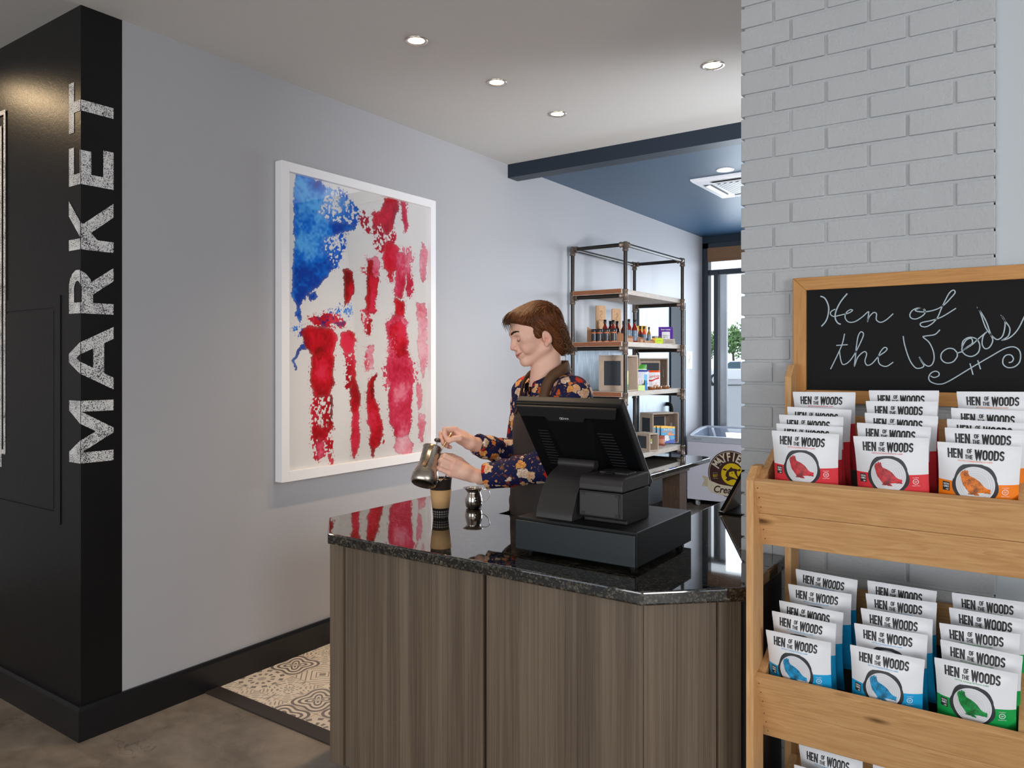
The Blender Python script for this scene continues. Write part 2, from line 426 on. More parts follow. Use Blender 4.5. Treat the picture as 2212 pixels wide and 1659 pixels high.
# ---- rest of the shop behind the camera: storefront with mullions, right wall with its window
structure('wall_right', MB().box((7.5, 3.0, 0), (7.6, 8.5, H)).box((7.5, -5, 0), (7.6, -2.4, H)).box((7.5, -2.4, 0), (7.6, 3.0, .7)).box((7.5, -2.4, 2.6), (7.6, 3.0, H)), M_GREY)
w2 = bpy.data.objects.new('window_2', None); COL.objects.link(w2); tag(w2, kind='structure')
fr = MB()
for y in (-2.4, -.63, 1.14, 2.94): fr.box((7.5, y, .7), (7.58, y+.06, 2.6))
fr.box((7.5, -2.4, .7), (7.58, 3, .76)).box((7.5, -2.4, 2.54), (7.58, 3, 2.6)); fr.build('window_frame', M_DARKFRAME, w2)
structure('wall_rear', MB().box((-2.6, -5.1, 2.75), (7.5, -5, H)).box((-2.6, -5.1, 0), (7.5, -5, .35)), M_GREY)
w3 = bpy.data.objects.new('window_3', None); COL.objects.link(w3); tag(w3, kind='structure')
fr = MB()
for x in (-2.6, -1.2, .2, 1.6, 3.0, 4.4, 5.8, 7.44): fr.box((x, -5.08, .35), (x+.06, -5.0, 2.75))
fr.box((-2.6, -5.08, .35), (7.5, -5, .41)).box((-2.6, -5.08, 2.69), (7.5, -5, 2.75)); fr.build('window_frame', M_DARKFRAME, w3)
# ---- brick pillar: every brick modelled into one structure mesh over a mortar core
px0, px1, py0, py1 = 2.364, 3.058, 2.442, 2.86
br = MB().box((px0+.008, py0+.006, .0), (px1-.004, py1-.006, H))
ch = .0713; rng = random.Random(3)
k = 0; z = 2.304 - 33*ch
courses = [[0, .155, .378, .599, .694], [0, .102, .259, .481, .694]]
while z < H:
    js = courses[k % 2]
    for i in range(len(js)-1):
        x0, x1 = px0 + js[i], px0 + js[i+1]
        g = .004
        d = rng.uniform(-.0015, .0015)
        zz0, zz1 = max(z + .004, 0), min(z + ch - .004, H - .001)
        if zz1 - zz0 < .01: continue
        bx = MB().box((x0+(g if i else -.002), py0+d, zz0), (x1-(g if i < len(js)-2 else -.001), py1-d, zz1))
        br.add(bx.v, bx.f)
    z += ch; k += 1
structure('brick_pillar', br, M_BRICK, bevel=.0035, seg=2)
structure('wall_side', MB().box((3.058, 2.462, 0), (7.5, 2.6, H)), m_wall('pale_wall_paint', srgb(190, 196, 201)))
# ---- lettering on the black corner: drawn along s (s<0 on the black wall, s>0 on the wall end), z up
def corner_fn(s_, z):
    return (s_, 1.513 - .0015, z) if s_ <= 0 else (.0015, 1.513 + s_, z)
def m_speckle():
    g = NT('worn_white_paint'); v = g.coord()
    n1 = g.noise(v, 260, 3, .7, .5); n2 = g.noise(v, 16, 2)
    f = g.ramp(g.math('ADD', n1, g.math('MULTIPLY', n2, .25)), [(.575, (.010, .012, .026)), (.605, srgb(226, 224, 222))])
    g.set(Base_Color=f, Roughness=.45); return g.mat
M_SPECK = m_speckle()
def split_at_zero(mb2d, off):
    """cut a flat (s,z) mesh at s=0 so it can fold round the corner"""
    me = bpy.data.meshes.new('fold'); me.from_pydata([(x, y, 0) for x, y in mb2d.v], [], mb2d.f)
    bm = bmesh.new(); bm.from_mesh(me)
    bmesh.ops.bisect_plane(bm, geom=bm.verts[:]+bm.edges[:]+bm.faces[:], plane_co=(0,0,0), plane_no=(1,0,0), dist=1e-5)
    for co, no in (((s_top, 0, 0), (-1, 0, 0)), ((s_base, 0, 0), (1, 0, 0))):
        bmesh.ops.bisect_plane(bm, geom=bm.verts[:]+bm.edges[:]+bm.faces[:], plane_co=co, plane_no=no, dist=1e-5, clear_outer=True)
    bm.verts.ensure_lookup_table()
    out = MB()
    for f in bm.faces:
        c = f.calc_center_median(); v = []
        for q in f.verts:
            v.append((min(q.co.x, off), 1.513 - off, q.co.y) if c.x < 0 else (off, 1.513 + q.co.x, q.co.y))
        out.add(v, [tuple(range(len(v)))])
    bm.free(); bpy.data.meshes.remove(me)
    return out
# stroke letters, box 0..1: x along the word, y cap height
MK = {
 'M': (1.1, [[(.09,0),(.09,.99)], [(.1,.93),(.55,.12),(1.0,.93)], [(1.01,.99),(1.01,0)]]),
 'A': (1.05, [[(.03,-.06),(.525,.94),(1.02,-.06)], [(.22,.27),(.83,.27)]]),
 'R': (.82, [[(.09,0),(.09,1)], [(.09,.91),(.45,.91)] + _a(.45,.69,.25,.22,80,-80) + [(.45,.47),(.09,.47)], [(.4,.47),(.82,-.08)]]),
 'K': (.86, [[(.09,0),(.09,1)], [(.86,1.08),(.12,.36)], [(.32,.55),(.88,-.1)]]),
 'E': (.72, [[(.09,0),(.09,1)], [(.09,.91),(.7,.91)], [(.09,.5),(.62,.5)], [(.09,.09),(.7,.09)]]),
 'T': (.88, [[(.44,0),(.44,.9)], [(0,.91),(.88,.91)]]),
}
class Flat:
    def __init__(s): s.v = []; s.f = []
    def add(s, v, f, mi=0, smooth=False):
        o = len(s.v); s.v += v; s.f += [tuple(i+o for i in q) for q in f]; return s
    ribbon = MB.ribbon
flats = []
s_top, s_base = -.094, .130; cap = s_base - s_top
for chx, z0, z1 in (('M', 1.112, 1.36), ('A', 1.415, 1.652), ('R', 1.716, 1.893), ('K', 1.972, 2.160), ('E', 2.234, 2.39), ('T', 2.4465, 2.65)):
    adv, st = MK[chx]; kx = (z1-z0)/adv
    for pl in st:
        flats.append(Flat()); flats[-1].ribbon([(s_base - p[1]*cap, z0 + p[0]*kx) for p in pl], .044, lambda a, b: (a, b))
lt = MB()
for i, fl in enumerate(flats):
    q = split_at_zero(fl, .0015 + .00012*(i % 5)); lt.add(q.v, q.f)
o = lt.build('wall_lettering', M_SPECK)
tag(o, 'large worn white capital letters MARKET running up the corner of the black wall', 'lettering')
# twin outline boxes on the black wall, right edges in view
wg = MB()
def line_box(x0, x1, z0, z1, w_, y):
    wg.ribbon([(x0, z0), (x1, z0), (x1, z1), (x0, z1)], w_, lambda a, b: (a, y, b), 0, True)
line_box(-1.9, -.682, 1.112, 2.648, .020, 1.5070)
line_box(-1.85, -.722, 1.052, 2.58, .020, 1.5074)
tag(wg.build('wall_graphic', M_SPECK), 'double white outline frame painted on the black wall at far left', 'wall graphic')
# flush black access panel on the black wall
t = thing('access_panel', 'flush black panel with raised rim in the lower black wall', 'panel')
MB().box((-1.0, 1.5085, .905), (-.22, 1.5128, 1.735)).build('door', M_BLACKW, t, bevel=.001)
fr = MB()
fr.ribbon([(-1.03, .87), (-.19, .87), (-.19, 1.77), (-1.03, 1.77)], .05, lambda a, b: (a, 1.5105, b), 0, True)
o = fr.build('rim', M_BLACKW, t); md = o.modifiers.new('thick', 'SOLIDIFY'); md.thickness = .003; md.offset = 0
# ================================================================ ceiling lamps and air conditioner
M_LAMP = emission('lamp_glow', (1.0, .80, .55), 14.0)
M_RING = metal('satin_nickel_ring', srgb(214, 204, 194), .3)
def downlight(x, y, label, power=45, r=.052, white=False, cone=95):
    t = thing('recessed_light', label, 'ceiling light', (x, y, H), group='recessed ceiling lights')
    MB().lathe([(r*.70, -.001), (r*.74, -.004), (r*.97, -.006), (r, -.003), (r, 0.0)], n=40, caps=(False, False)).build('trim_ring', M_WHITEP if white else M_RING, t)
    MB().lathe([(0.0001, -.0035), (r*.45, -.003), (r*.70, -.0015)], n=40, caps=(False, False)).build('lens', M_LAMP, t)
    l = bpy.data.lights.new('downlight', 'SPOT'); l.energy = power; l.color = (1.0, .72, .42); l.spot_size = math.radians(cone); l.spot_blend = .9; l.shadow_soft_size = .04
    o = bpy.data.objects.new('downlight', l); COL.objects.link(o); o.location = (x, y, H-.02)
downlight(.878, 2.533, 'round recessed downlight nearest the camera in the row of three along the grey wall')
downlight(.878, 3.143, 'round recessed downlight in the middle of the row of three along the grey wall')
downlight(.878, 3.739, 'round recessed downlight farthest back in the row of three along the grey wall')
downlight(1.864, 3.557, 'round recessed downlight beside the brick pillar, in front of the dark beam', r=.056)
downlight(1.24, 5.527, 'round recessed downlight in the navy ceiling beyond the dark beam', 20, .066, True)

downlight(-1.19, 1.15, 'round recessed downlight close to the black wall, left of the picture', 40, cone=172)

t = thing('ceiling_air_conditioner', 'white square cassette air conditioner set in the navy ceiling', 'air conditioner', (1.27, 6.02, H))
hw = .355
mb = MB().lathe([(hw*1.414, 0), (hw*1.414, -.012), (hw*1.36, -.026), (.001, -.028)], n=4, smooth=False, M=Matrix.Rotation(PI/4, 3, 'Z'), caps=(False, False))
mb.build('panel', M_WHITEP, t)
M_DARKSLOT = plain('dark_slot', (.02, .02, .022), .6)
for a in range(4):
    Mr = Matrix.Rotation(a*PI/2, 3, 'Z')
    q = MB()
    for lo, hi, z in ((-.30, -.235, -.0305),):
        q.add([Mr @ Vector(p) for p in ((-.22, lo, z), (.22, lo, z), (.20, hi, z), (-.20, hi, z))], [(0, 3, 2, 1)])
    sl = q.build('air_slot', M_DARKSLOT, t)
    q = MB().obox(Mr @ Vector((0, -.268, -.034)), Mr @ Vector((.205, 0, 0)), Mr @ Vector((0, .016, .004)), Mr @ Vector((0, -.0005, .002)))
    q.build('louver', M_WHITEP, t)
g = NT('return_grille'); v = g.coord('Object', (42, 42, 1)); ck = g.n('ShaderNodeTexChecker', {'Vector': v, 'Scale': 1.0, 'Color1': (.75, .76, .78, 1), 'Color2': (.16, .16, .17, 1)})
g.set(Base_Color=ck.outputs[0], Roughness=.5)
MB().box((-.2, -.2, -.033), (.2, .2, -.027)).build('grille', g.mat, t)

# ================================================================ counter
def m_granite():
    g = NT('black_granite'); v = g.coord()
    vo = g.n('ShaderNodeTexVoronoi', {'Vector': v, 'Scale': 190.0, 'Randomness': 1.0})
    n = g.noise(v, 55, 5, .7); n2 = g.noise(v, 16, 3)
    cell = g.n('ShaderNodeSeparateColor', {0: vo.outputs['Color']}).outputs[0]
    f = g.math('ADD', g.math('MULTIPLY', cell, .5), g.math('MULTIPLY', n, .6))
    col = g.ramp(f, [(.42, (.004, .0045, .005)), (.57, (.016, .015, .012)), (.70, (.06, .05, .034)), (.86, (.13, .12, .09))])
    col = g.mix(g.ramp(n2, [(.4, 0.0), (.7, .5)]), col, (.006, .007, .009))
    g.set(Base_Color=col, Roughness=.035, IOR=1.7, Specular_IOR_Level=.6, Coat_Weight=.3, Coat_Roughness=.01); return g.mat
M_GRANITE = m_granite()
def m_laminate():
    g = NT('striped_laminate')
    a = g.noise(g.coord('Object', (9, 9, .25)), 1.6, 4, .6); b = g.noise(g.coord('Object', (120, 120, .8)), 1.4, 3, .7); c = g.noise(g.coord('Object', (420, 420, 5)), 1.0, 2)
    f = g.math('ADD', g.math('ADD', g.math('MULTIPLY', a, .45), g.math('MULTIPLY', b, .4)), g.math('MULTIPLY', c, .15))
    col = g.ramp(f, [(.3, srgb(62, 51, 42)), (.45, srgb(92, 78, 65)), (.55, srgb(108, 93, 78)), (.72, srgb(130, 115, 98))])
    g.set(Base_Color=col, Roughness=.42, Specular_IOR_Level=.4); g.bump(b, .08, .0008); return g.mat
M_LAM = m_laminate()
M_SEAM = plain('dark_seam', srgb(60, 50, 42), .5)
flatz = lambda u, v, h: (u, v, h)
top = [(.875, 2.03), (1.086, 1.835), (2.297, 1.835), (2.508, 2.03), (2.508, 2.434), (2.358, 2.434), (2.358, 4.2), (2.017, 4.2), (2.017, 2.47), (1.38, 2.47), (1.38, 3.1), (.875, 3.1)]
o = MB().prism(top, flatz, .872, .91).build('granite_worktop', M_GRANITE, bevel=.006, seg=3)
tag(o, 'polished black speckled granite worktop with cut corners on the service counter', 'worktop')
t = thing('service_counter', 'brown striped laminate service counter under the black granite top', 'counter', (0, 0, 0))
base = [(.905, 2.045), (1.10, 1.885), (2.285, 1.885), (2.475, 2.06), (2.475, 2.43), (2.34, 2.43), (2.34, 4.18), (2.045, 4.18), (2.045, 2.445), (1.355, 2.445), (1.355, 3.07), (.905, 3.07)]
MB().prism(base, flatz, .10, .8715).build('carcass', M_SEAM, t)
MB().prism([(.95, 2.08), (1.13, 1.93), (2.26, 1.93), (2.42, 2.09), (2.42, 2.40), (2.3, 2.42), (2.3, 4.1), (2.08, 4.1), (2.08, 2.40), (1.31, 2.40), (1.31, 3.02), (.95, 3.02)], flatz, 0.0, .10).build('toe_kick', plain('black_toe_kick', (.008, .008, .008), .5), t)
for x0, x1 in ((1.145, 1.752), (1.766, 2.287)):
    MB().box((x0, 1.865, .092), (x1, 1.885, .8715)).build('front_panel', M_LAM, t)
MB().box((1.073, 1.858, .092), (1.141, 1.90, .8715)).build('corner_post', M_LAM, t)
p0, p1 = Vector((2.289, 1.866)), Vector((2.436, 2.009)); d = (p1-p0).normalized(); nn = Vector((-d.y, d.x))*.018
MB().prism([tuple(p0), tuple(p1), tuple(p1+nn), tuple(p0+nn)], flatz, .092, .8715).build('angled_panel', M_LAM, t)
p2, p3 = p1 + d*.003, p1 + d*.068; off = Vector((d.y, -d.x))*.008
MB().prism([tuple(p2+off), tuple(p3+off), tuple(p3+nn), tuple(p2+nn)], flatz, .092, .8715).build('corner_post', M_LAM, t)
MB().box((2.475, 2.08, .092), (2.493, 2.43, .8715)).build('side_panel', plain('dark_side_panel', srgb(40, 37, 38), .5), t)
MB().box((.887, 2.06, .092), (.905, 3.07, .8715)).build('side_panel', M_LAM, t)

# ================================================================ cash drawer, printer, till screen
M_BLKM = plain('black_powder_coat', srgb(16, 17, 19), .42, spec=.3, var=.1, scale=300, bump=.05)
M_TEAL = plain('dark_drawer_front', srgb(24, 32, 36), .36, var=.08)
M_CHAR = plain('charcoal_plastic', srgb(46, 43, 43), .42, var=.06, scale=200, bump=.04)
M_CHARL = plain('charcoal_plastic_side', srgb(38, 37, 38), .45, spec=.35)
M_BLK = plain('matt_black_plastic', srgb(9, 10, 12), .5, spec=.22, var=.1, scale=120, bump=.03)
t = thing('cash_drawer', 'black steel cash drawer with feet on the granite worktop', 'cash drawer', (1.997, 2.2, .91))
MB().box((-.21, -.20, .012), (.21, .212, .114)).build('case', M_BLKM, t, bevel=.004)
MB().box((-.208, -.214, .014), (.208, -.201, .106)).build('drawer_front', M_TEAL, t, bevel=.003)
for x in (-.18, .18):
    for y in (-.165, .18): MB().lathe([(.012, .0), (.012, .013)], (x, y, 0), 16).build('foot', M_BLK, t)
ZD = 1.0245
PZ = .93
t = thing('receipt_printer', 'boxy charcoal receipt printer on the cash drawer beside the screen stand', 'printer', (2.064, 2.148, ZD))
# profile in (y,z): notched foot at the front, rounded lid
prof = [(-.075, 0.0), (-.075, .012), (-.105, .02), (-.105, .098), (.082, .098), (.082, 0.0)]
MB().prism(prof, lambda u, v, h: (h, u, v), -.074, .074).build('body', M_CHARL, t, bevel=.003)
MB().box((-.071, -.1075, .024), (.060, -.1052, .094)).build('front_plate', M_CHAR, t, bevel=.001)
lid = [(-.107, .101), (-.107, .118), (-.10, .136), (-.088, .143), (.082, .143), (.082, .101)]
MB().prism(lid, lambda u, v, h: (h, u, v), -.0745, .0745).build('lid', M_CHAR, t, bevel=.004)
MB().box((-.045, -.03, .1405), (.055, .03, .149)).build('paper_door', M_CHAR, t, bevel=.004)
MB().box((-.02, -.045, .142), (.01, -.03, .148)).build('button', M_BLK, t, bevel=.002)
for x in (-.066, .050):
    for z in (.026, .084): MB().box((x, -.1082, z), (x+.014, -.1070, z+.009)).build('clip', M_CHARL, t)

t = thing('till_screen', 'black touch till screen seen from behind on a charcoal stand', 'till screen', (1.909, 2.11, ZD))
# stand: folded foot rising to the hinge, profile in (y,z)
sp = smooth_path([(-.088, .0), (-.084, .02), (-.066, .055), (-.045, .09), (-.01, .125), (.052, .150)], 5)
sp = [(p.x, p.y) for p in (Vector((q[0], q[1])) for q in sp)]
back = [(.085, .142), (.05, .118), (.02, .085), (.005, .04), (.06, .0)]
MB().prism(sp + back, lambda u, v, h: (h, u, v), -.066, .066, smooth_side=False).build('stand', M_CHAR, t, bevel=.003)
MB().tube([(-.068, .066, .157), (.068, .066, .157)], .016, 20).build('hinge', M_CHAR, t)
# screen: local frame (u right, w down the slab, n out of the back towards the customer side)
T0 = Vector((0, -.021, .354)); D = Vector((0, .602, -.799)); Nn = Vector((0, -.799, -.602))
scr = lambda u, w, n: Vector((u, 0, 0)) + T0 + D*w + Nn*n
def slab(mb, outline, n0, n1): return mb.prism(outline, lambda u, v, h: scr(u, v, h), n0, n1)
slab(MB(), [(-.196, 0), (-.196, .352), (.196, .352), (.196, 0)], -.040, -.012).build('bezel', M_CHARL, t, bevel=.004)
sh = slab(MB(), [(-.194, .002), (-.194, .350), (.194, .350), (.194, .002)], -.012, 0)
sh.build('back_shell', M_BLK, t, bevel=.005)
# top band, trapezoid spine down to the hinge, side humps
slab(MB(), [(-.188, .004), (-.184, .046), (-.088, .046), (-.078, .063), (.052, .063), (.062, .046), (.170, .046), (.186, .004)], 0, .010).build('top_band', M_CHARL, t, bevel=.003)
mb = MB()
pts = [(-.085, .058, .004), (.060, .058, .004), (.045, .27, .03), (-.060, .27, .03)]
v = [scr(*p) for p in pts] + [scr(-.105, .058, -.002), scr(.08, .058, -.002), (scr(.07, .30, -.002)), scr(-.085, .30, -.002)]
mb.add(v, [(0, 1, 2, 3), (4, 5, 1, 0), (5, 6, 2, 1), (6, 7, 3, 2), (7, 4, 0, 3)]); mb.build('spine', M_BLK, t)
vt = MB()
for k in range(13):
    w_ = .115 + .0125*k; vt.ribbon([(.082+.0012*k, w_), (.135+.0012*k, w_)], .0022, lambda a, b: scr(a, b, .0009))
M_VENT = plain('vent_edge', srgb(66, 66, 68), .5); vt.build('vent', M_VENT, t); vt = MB()
for k in range(13):
    w_ = .115 + .0125*k; vt.ribbon([(-.145-.0005*k, w_), (-.105, w_)], .0022, lambda a, b: scr(a, b, .0009))
vt.build('vent', M_VENT, t)
lg = MB()
put_text(lg, 'NCR', .0095, lambda a, b: scr(a-.006, .052-b, .0108), bold=.01)
for cxx in (-.026, -.019): lg.ribbon([(cxx+.0042*math.cos(q*PI/8), .0485+.0036*math.sin(q*PI/8)) for q in range(16)], .0016, lambda a, b: scr(a, b, .0108), 0, True)
lg.build('logo', plain('white_print', srgb(222, 222, 222), .5), t)

# customer tablet by the pillar: a tilted slab on a thin base
t = thing('payment_tablet', 'black payment tablet tilted on its base beside the brick pillar', 'tablet', (2.1, 2.97, .91))
MB().box((0, 0, .001), (.235, .2, .008)).build('base', M_BLK, t, bevel=.002)
a = math.radians(62)
dx, dz = math.cos(a), math.sin(a)
MB().obox((.01+dx*.11, .1, .012+dz*.11), (dx*.11, 0, dz*.11), (0, .1, 0), (-dz*.005, 0, dx*.005)).build('screen', plain('tablet_glass', srgb(12, 13, 15), .08), t, bevel=.003)
MB().obox((.02+dx*.11, .1, .006+dz*.11), (dx*.112, 0, dz*.112), (0, .103, 0), (-dz*.004, 0, dx*.004)).build('case', plain('brown_case', srgb(120, 98, 84), .5), t, bevel=.003)

# ================================================================ framed painting
M_WFRAME = plain('white_lacquer_frame', srgb(236, 234, 236), .35, var=.01)
M_PAPER = plain('art_paper', srgb(226, 222, 219), .8, var=.02, scale=8)
t = thing('framed_painting', 'tall white box frame with an abstract red and blue watercolour on the grey wall', 'painting')
y0, y1, z0, z1 = 2.452, 3.628, .917, 2.527; fw = .047
fr = MB()
for (ya, yb, za, zb) in ((y0, y0+fw, z0, z1), (y1-fw, y1, z0, z1)): fr.box((.004, ya, za), (.056, yb, zb))
for (za, zb) in ((z0, z0+fw+.004), (z1-fw, z1)): fr.box((.004, y0+fw, za), (.056, y1-fw, zb))
fr.build('frame', M_WFRAME, t, bevel=.0015)
ART = [
 (1, [(80,100),(140,100),(215,145),(240,190),(215,250),(200,290),(250,330),(330,335),(385,350),(380,375),(330,385),(280,400),(230,420),(215,470),(260,520),(275,560),(250,600),(215,650),(150,690),(110,750),(118,820),(105,832),(90,800),(88,740),(72,690),(74,500),(78,350)]),
 (2, [(205,135),(260,170),(330,195),(390,250),(412,320),(385,352),(330,338),(250,332),(190,300),(205,250),(230,190)]),
 (2, [(222,420),(280,398),(345,388),(332,460),(300,540),(270,590),(250,530),(205,470)]),
 (1, [(143,690),(190,678),(200,710),(175,728),(150,715)]),
 (8, [(125,890),(175,878),(182,940),(150,965),(128,930)]),
 (1, [(130,905),(140,962),(110,980),(92,1010),(90,1060),(84,1068),(78,1060),(76,1010),(95,965),(120,930)]),
 (2, [(75,850),(115,840),(130,870),(110,900),(80,880)]),
 (2, [(240,780),(290,750),(365,740),(360,795),(300,800)]),
 (4, [(400,285),(425,275),(450,310),(455,400),(430,410),(410,350)]),
 (3, [(520,215),(582,215),(592,280),(570,340),(545,400),(525,395),(505,345),(465,372),(460,290),(475,275),(500,290),(515,270)]),
 (6, [(595,232),(628,238),(635,300),(640,375),(625,386),(612,370),(605,300)]),
 (4, [(466,345),(527,345),(522,430),(517,485),(472,482)]),
 (4, [(530,400),(575,360),(580,440),(560,455),(530,440)]),
 (3, [(520,440),(555,430),(590,460),(590,560),(555,602),(520,570),(513,500)]),
 (6, [(580,490),(622,490),(628,600),(620,700),(577,720)]),
 (9, [(610,470),(650,460),(660,500),(665,640),(670,690),(640,705),(628,600),(622,500)]),
 (6, [(630,480),(652,485),(655,600),(650,690),(632,712)]),
 (7, [(700,470),(715,428),(735,500),(730,620),(705,632),(693,540)]),
 (4, [(535,590),(575,580),(572,640),(540,640)]),
 (6, [(440,505),(500,513),(497,600),(470,612),(440,560)]),
 (5, [(442,520),(470,520),(470,600),(492,610),(488,700),(478,775),(448,812),(430,782),(434,640)]),
 (3, [(448,600),(492,605),(482,770),(452,800)]),
 (4, [(404,555),(440,560),(442,600),(410,590)]),
 (5, [(322,573),(345,573),(372,590),(375,690),(347,735),(325,762)]),
 (3, [(348,600),(370,595),(372,690),(348,728)]),
 (4, [(412,770),(445,760),(462,830),(452,900),(430,880),(410,830)]),
 (5, [(440,820),(460,815),(458,860),(448,905),(440,880)]),
 (8, [(150,818),(200,795),(262,793),(300,820),(340,822),(325,850),(255,838),(240,855),(200,842)]),
 (4, [(140,810),(200,785),(290,790),(345,825),(320,860),(255,850),(200,850)]),
 (3, [(113,862),(150,845),(200,850),(270,855),(292,900),(290,940),(275,975),(275,1120),(265,1192),(220,1207),(165,1192),(160,1060),(170,985),(140,960),(115,892)]),
 (5, [(178,960),(215,955),(215,1010),(200,1020)]),
 (4, [(165,1188),(262,1188),(266,1300),(270,1440),(230,1502),(180,1505),(165,1420)]),
 (5, [(255,1192),(272,1188),(270,1330),(262,1332)]),
 (3, [(170,1360),(200,1325),(240,1350),(250,1390),(210,1415),(175,1390)]),
 (3, [(240,1328),(270,1308),(276,1360),(250,1372)]),
 (6, [(185,1410),(235,1410),(228,1495),(195,1500)]),
 (3, [(248,1480),(272,1473),(270,1540),(248,1540)]),
 (3, [(308,890),(345,857),(380,880),(386,960),(370,990),(330,985),(305,950)]),
 (4, [(315,980),(378,985),(372,1060),(345,1075),(330,1040)]),
 (3, [(360,1020),(382,1018),(380,1110),(402,1130),(406,1300),(400,1450),(375,1502),(362,1480),(362,1300),(355,1150)]),
 (4, [(340,1060),(362,1060),(362,1160),(330,1160)]),
 (7, [(438,948),(470,948),(478,1060),(440,1065)]),
 (9, [(425,960),(445,950),(450,1080),(425,1080)]),
 (3, [(440,1110),(480,1080),(476,1200),(502,1260),(522,1390),(500,1440),(465,1502),(450,1450),(445,1300),(433,1200)]),
 (5, [(455,1100),(482,1080),(478,1200),(462,1220)]),
 (4, [(490,1300),(520,1350),(525,1430),(490,1450)]),
 (3, [(575,718),(620,718),(626,770),(620,830),(575,800)]),
 (6, [(570,800),(622,800),(632,830),(640,1000),(670,1022),(660,1200),(655,1350),(630,1402),(600,1432),(575,1392),(550,1300),(545,1200),(530,1050),(545,980),(540,900),(526,845)]),
 (3, [(550,850),(600,820),(628,860),(632,980),(590,1010),(556,960)]),
 (9, [(536,900),(575,905),(572,1015),(538,1010)]),
 (9, [(640,1015),(690,1030),(680,1120),(650,1130)]),
 (9, [(505,1040),(535,1040),(545,1140),(530,1180)]),
 (7, [(680,735),(722,732),(736,800),(735,1050),(715,1102),(705,1050),(690,1000)]),
 (7, [(678,1130),(705,1128),(707,1250),(685,1262)]),
 (7, [(570,1400),(640,1388),(665,1430),(660,1482),(615,1486),(575,1470)]),
 (7, [(690,1270),(725,1290),(715,1420),(690,1400)]),
]
# the sheet is one flat grid; each point takes the colour of the topmost wash it lies in
def vnoise(shape, cells, seed):
    r = np.random.RandomState(seed); gy, gx = cells; G = r.rand(gy+2, gx+2)
    yy = np.linspace(0, gy, shape[0]); xx = np.linspace(0, gx, shape[1]); iy = np.minimum(yy.astype(int), gy); ix = np.minimum(xx.astype(int), gx)
    fy = (yy-iy)[:, None]; fx = (xx-ix)[None]; fy = fy*fy*(3-2*fy); fx = fx*fx*(3-2*fx)
    A_ = G[np.ix_(iy, ix)]; B_ = G[np.ix_(iy, ix+1)]; C_ = G[np.ix_(iy+1, ix)]; D_ = G[np.ix_(iy+1, ix+1)]
    return (A_*(1-fx)+B_*fx)*(1-fy) + (C_*(1-fx)+D_*fx)*fy
def fbm(shape, c, seed): return sum(vnoise(shape, (int(c[0]*2**k), int(c[1]*2**k)), seed+k)*.5**k for k in range(4))/1.875
NX_, NY_ = 380, 540
ya, yb, za, zb = y0+.02, y1-.02, z0+.02, z1-.02
gy_ = np.linspace(ya, yb, NX_); gz_ = np.linspace(za, zb, NY_); Yg, Zg = np.meshgrid(gy_, gz_)
# position of each point in the tracing's own units
_dx = .0282 - CAMP.x; _r = np.stack([np.full_like(Yg, _dx), Yg - CAMP.y, Zg - CAMP.z], -1)
_fw = _r @ np.array(_F); Ug = (1106 + 1640*(_r @ np.array(_R))/_fw - 600)/.4401; Wg = (785 - 1640*_r[..., 2]/_fw - 330)/.4401
sh_ = Yg.shape
Ug = Ug + (fbm(sh_, (40, 28), 1)-.5)*26 + (vnoise(sh_, (220, 160), 8)-.5)*7; Wg = Wg + (fbm(sh_, (36, 26), 20)-.5)*34 + (vnoise(sh_, (220, 160), 28)-.5)*9
paper = np.array(srgb(228, 224, 221)); RGB = np.repeat(paper[None], NX_*NY_, 0).reshape(*sh_, 3)
TONES = {1: ((6, 62, 164), (10, 112, 214), (92, 176, 240)), 2: ((16, 78, 186), (50, 120, 212), (120, 170, 232)), 3: ((160, 2, 14), (206, 6, 30), (226, 44, 74)), 4: ((170, 8, 24), (200, 26, 48), (222, 70, 92)),
         5: ((124, 6, 4), (170, 8, 8), (192, 16, 18)), 6: ((196, 20, 56), (218, 60, 92), (234, 128, 150)), 7: ((222, 112, 130), (234, 152, 166), (242, 190, 198)), 8: ((50, 26, 110), (100, 30, 110), (140, 30, 80)), 9: ((204, 40, 70), (220, 80, 104), (232, 130, 148))}
dryn = .55*vnoise(sh_, (150, 120), 50) + .45*vnoise(sh_, (60, 70), 51)
wash = fbm(sh_, (12, 9), 70); fine_ = vnoise(sh_, (120, 90), 80)
def inside(poly, U, W):
    m = np.zeros(U.shape, bool); n = len(poly)
    for i in range(n):
        (xa, wa), (xb, wb) = poly[i], poly[(i+1) % n]
        if wa == wb: continue
        c = (W > wa) != (W > wb); m ^= c & (U < (xb-xa)*(W-wa)/(wb-wa) + xa)
    return m
def blur(m, k):
    f = m.astype(float)
    for ax in (0, 1):
        f = sum(np.roll(f, d, ax) for d in range(-k, k+1))/(2*k+1)
    return f
spat = vnoise(sh_, (260, 190), 90)
for i, (mi, poly) in enumerate(ART):
    m = inside(poly, Ug, Wg)
    t0, t1, t2 = (np.array(srgb(*c)) for c in TONES[mi]); w_ = np.clip((wash + .18*(fine_-.5) + .05*math.sin(i*2.1) - .28)/.44, 0, 1)[..., None]
    col_ = np.where(w_ < .5, t0*(1-2*w_) + t1*2*w_, t1*(2-2*w_) + t2*(2*w_-1))
    soft = blur(m, 5)
    if mi in (2, 4, 9): a_ = (m & (dryn > .47)).astype(float)
    else:
        a_ = m*np.clip(.80 + .2*soft, 0, 1)
        col_ = col_*(1 - .22*((soft < .72) & m)[..., None])
    if mi in (2, 3, 4, 6, 9): a_ = np.maximum(a_, ((soft > .03) & (spat > (.84 if mi != 2 else .8)))*.9)
    a_ = a_[..., None]; RGB = RGB*(1-a_) + col_*a_
me = bpy.data.meshes.new('artwork')
idx_ = np.arange(NX_*NY_).reshape(NY_, NX_)
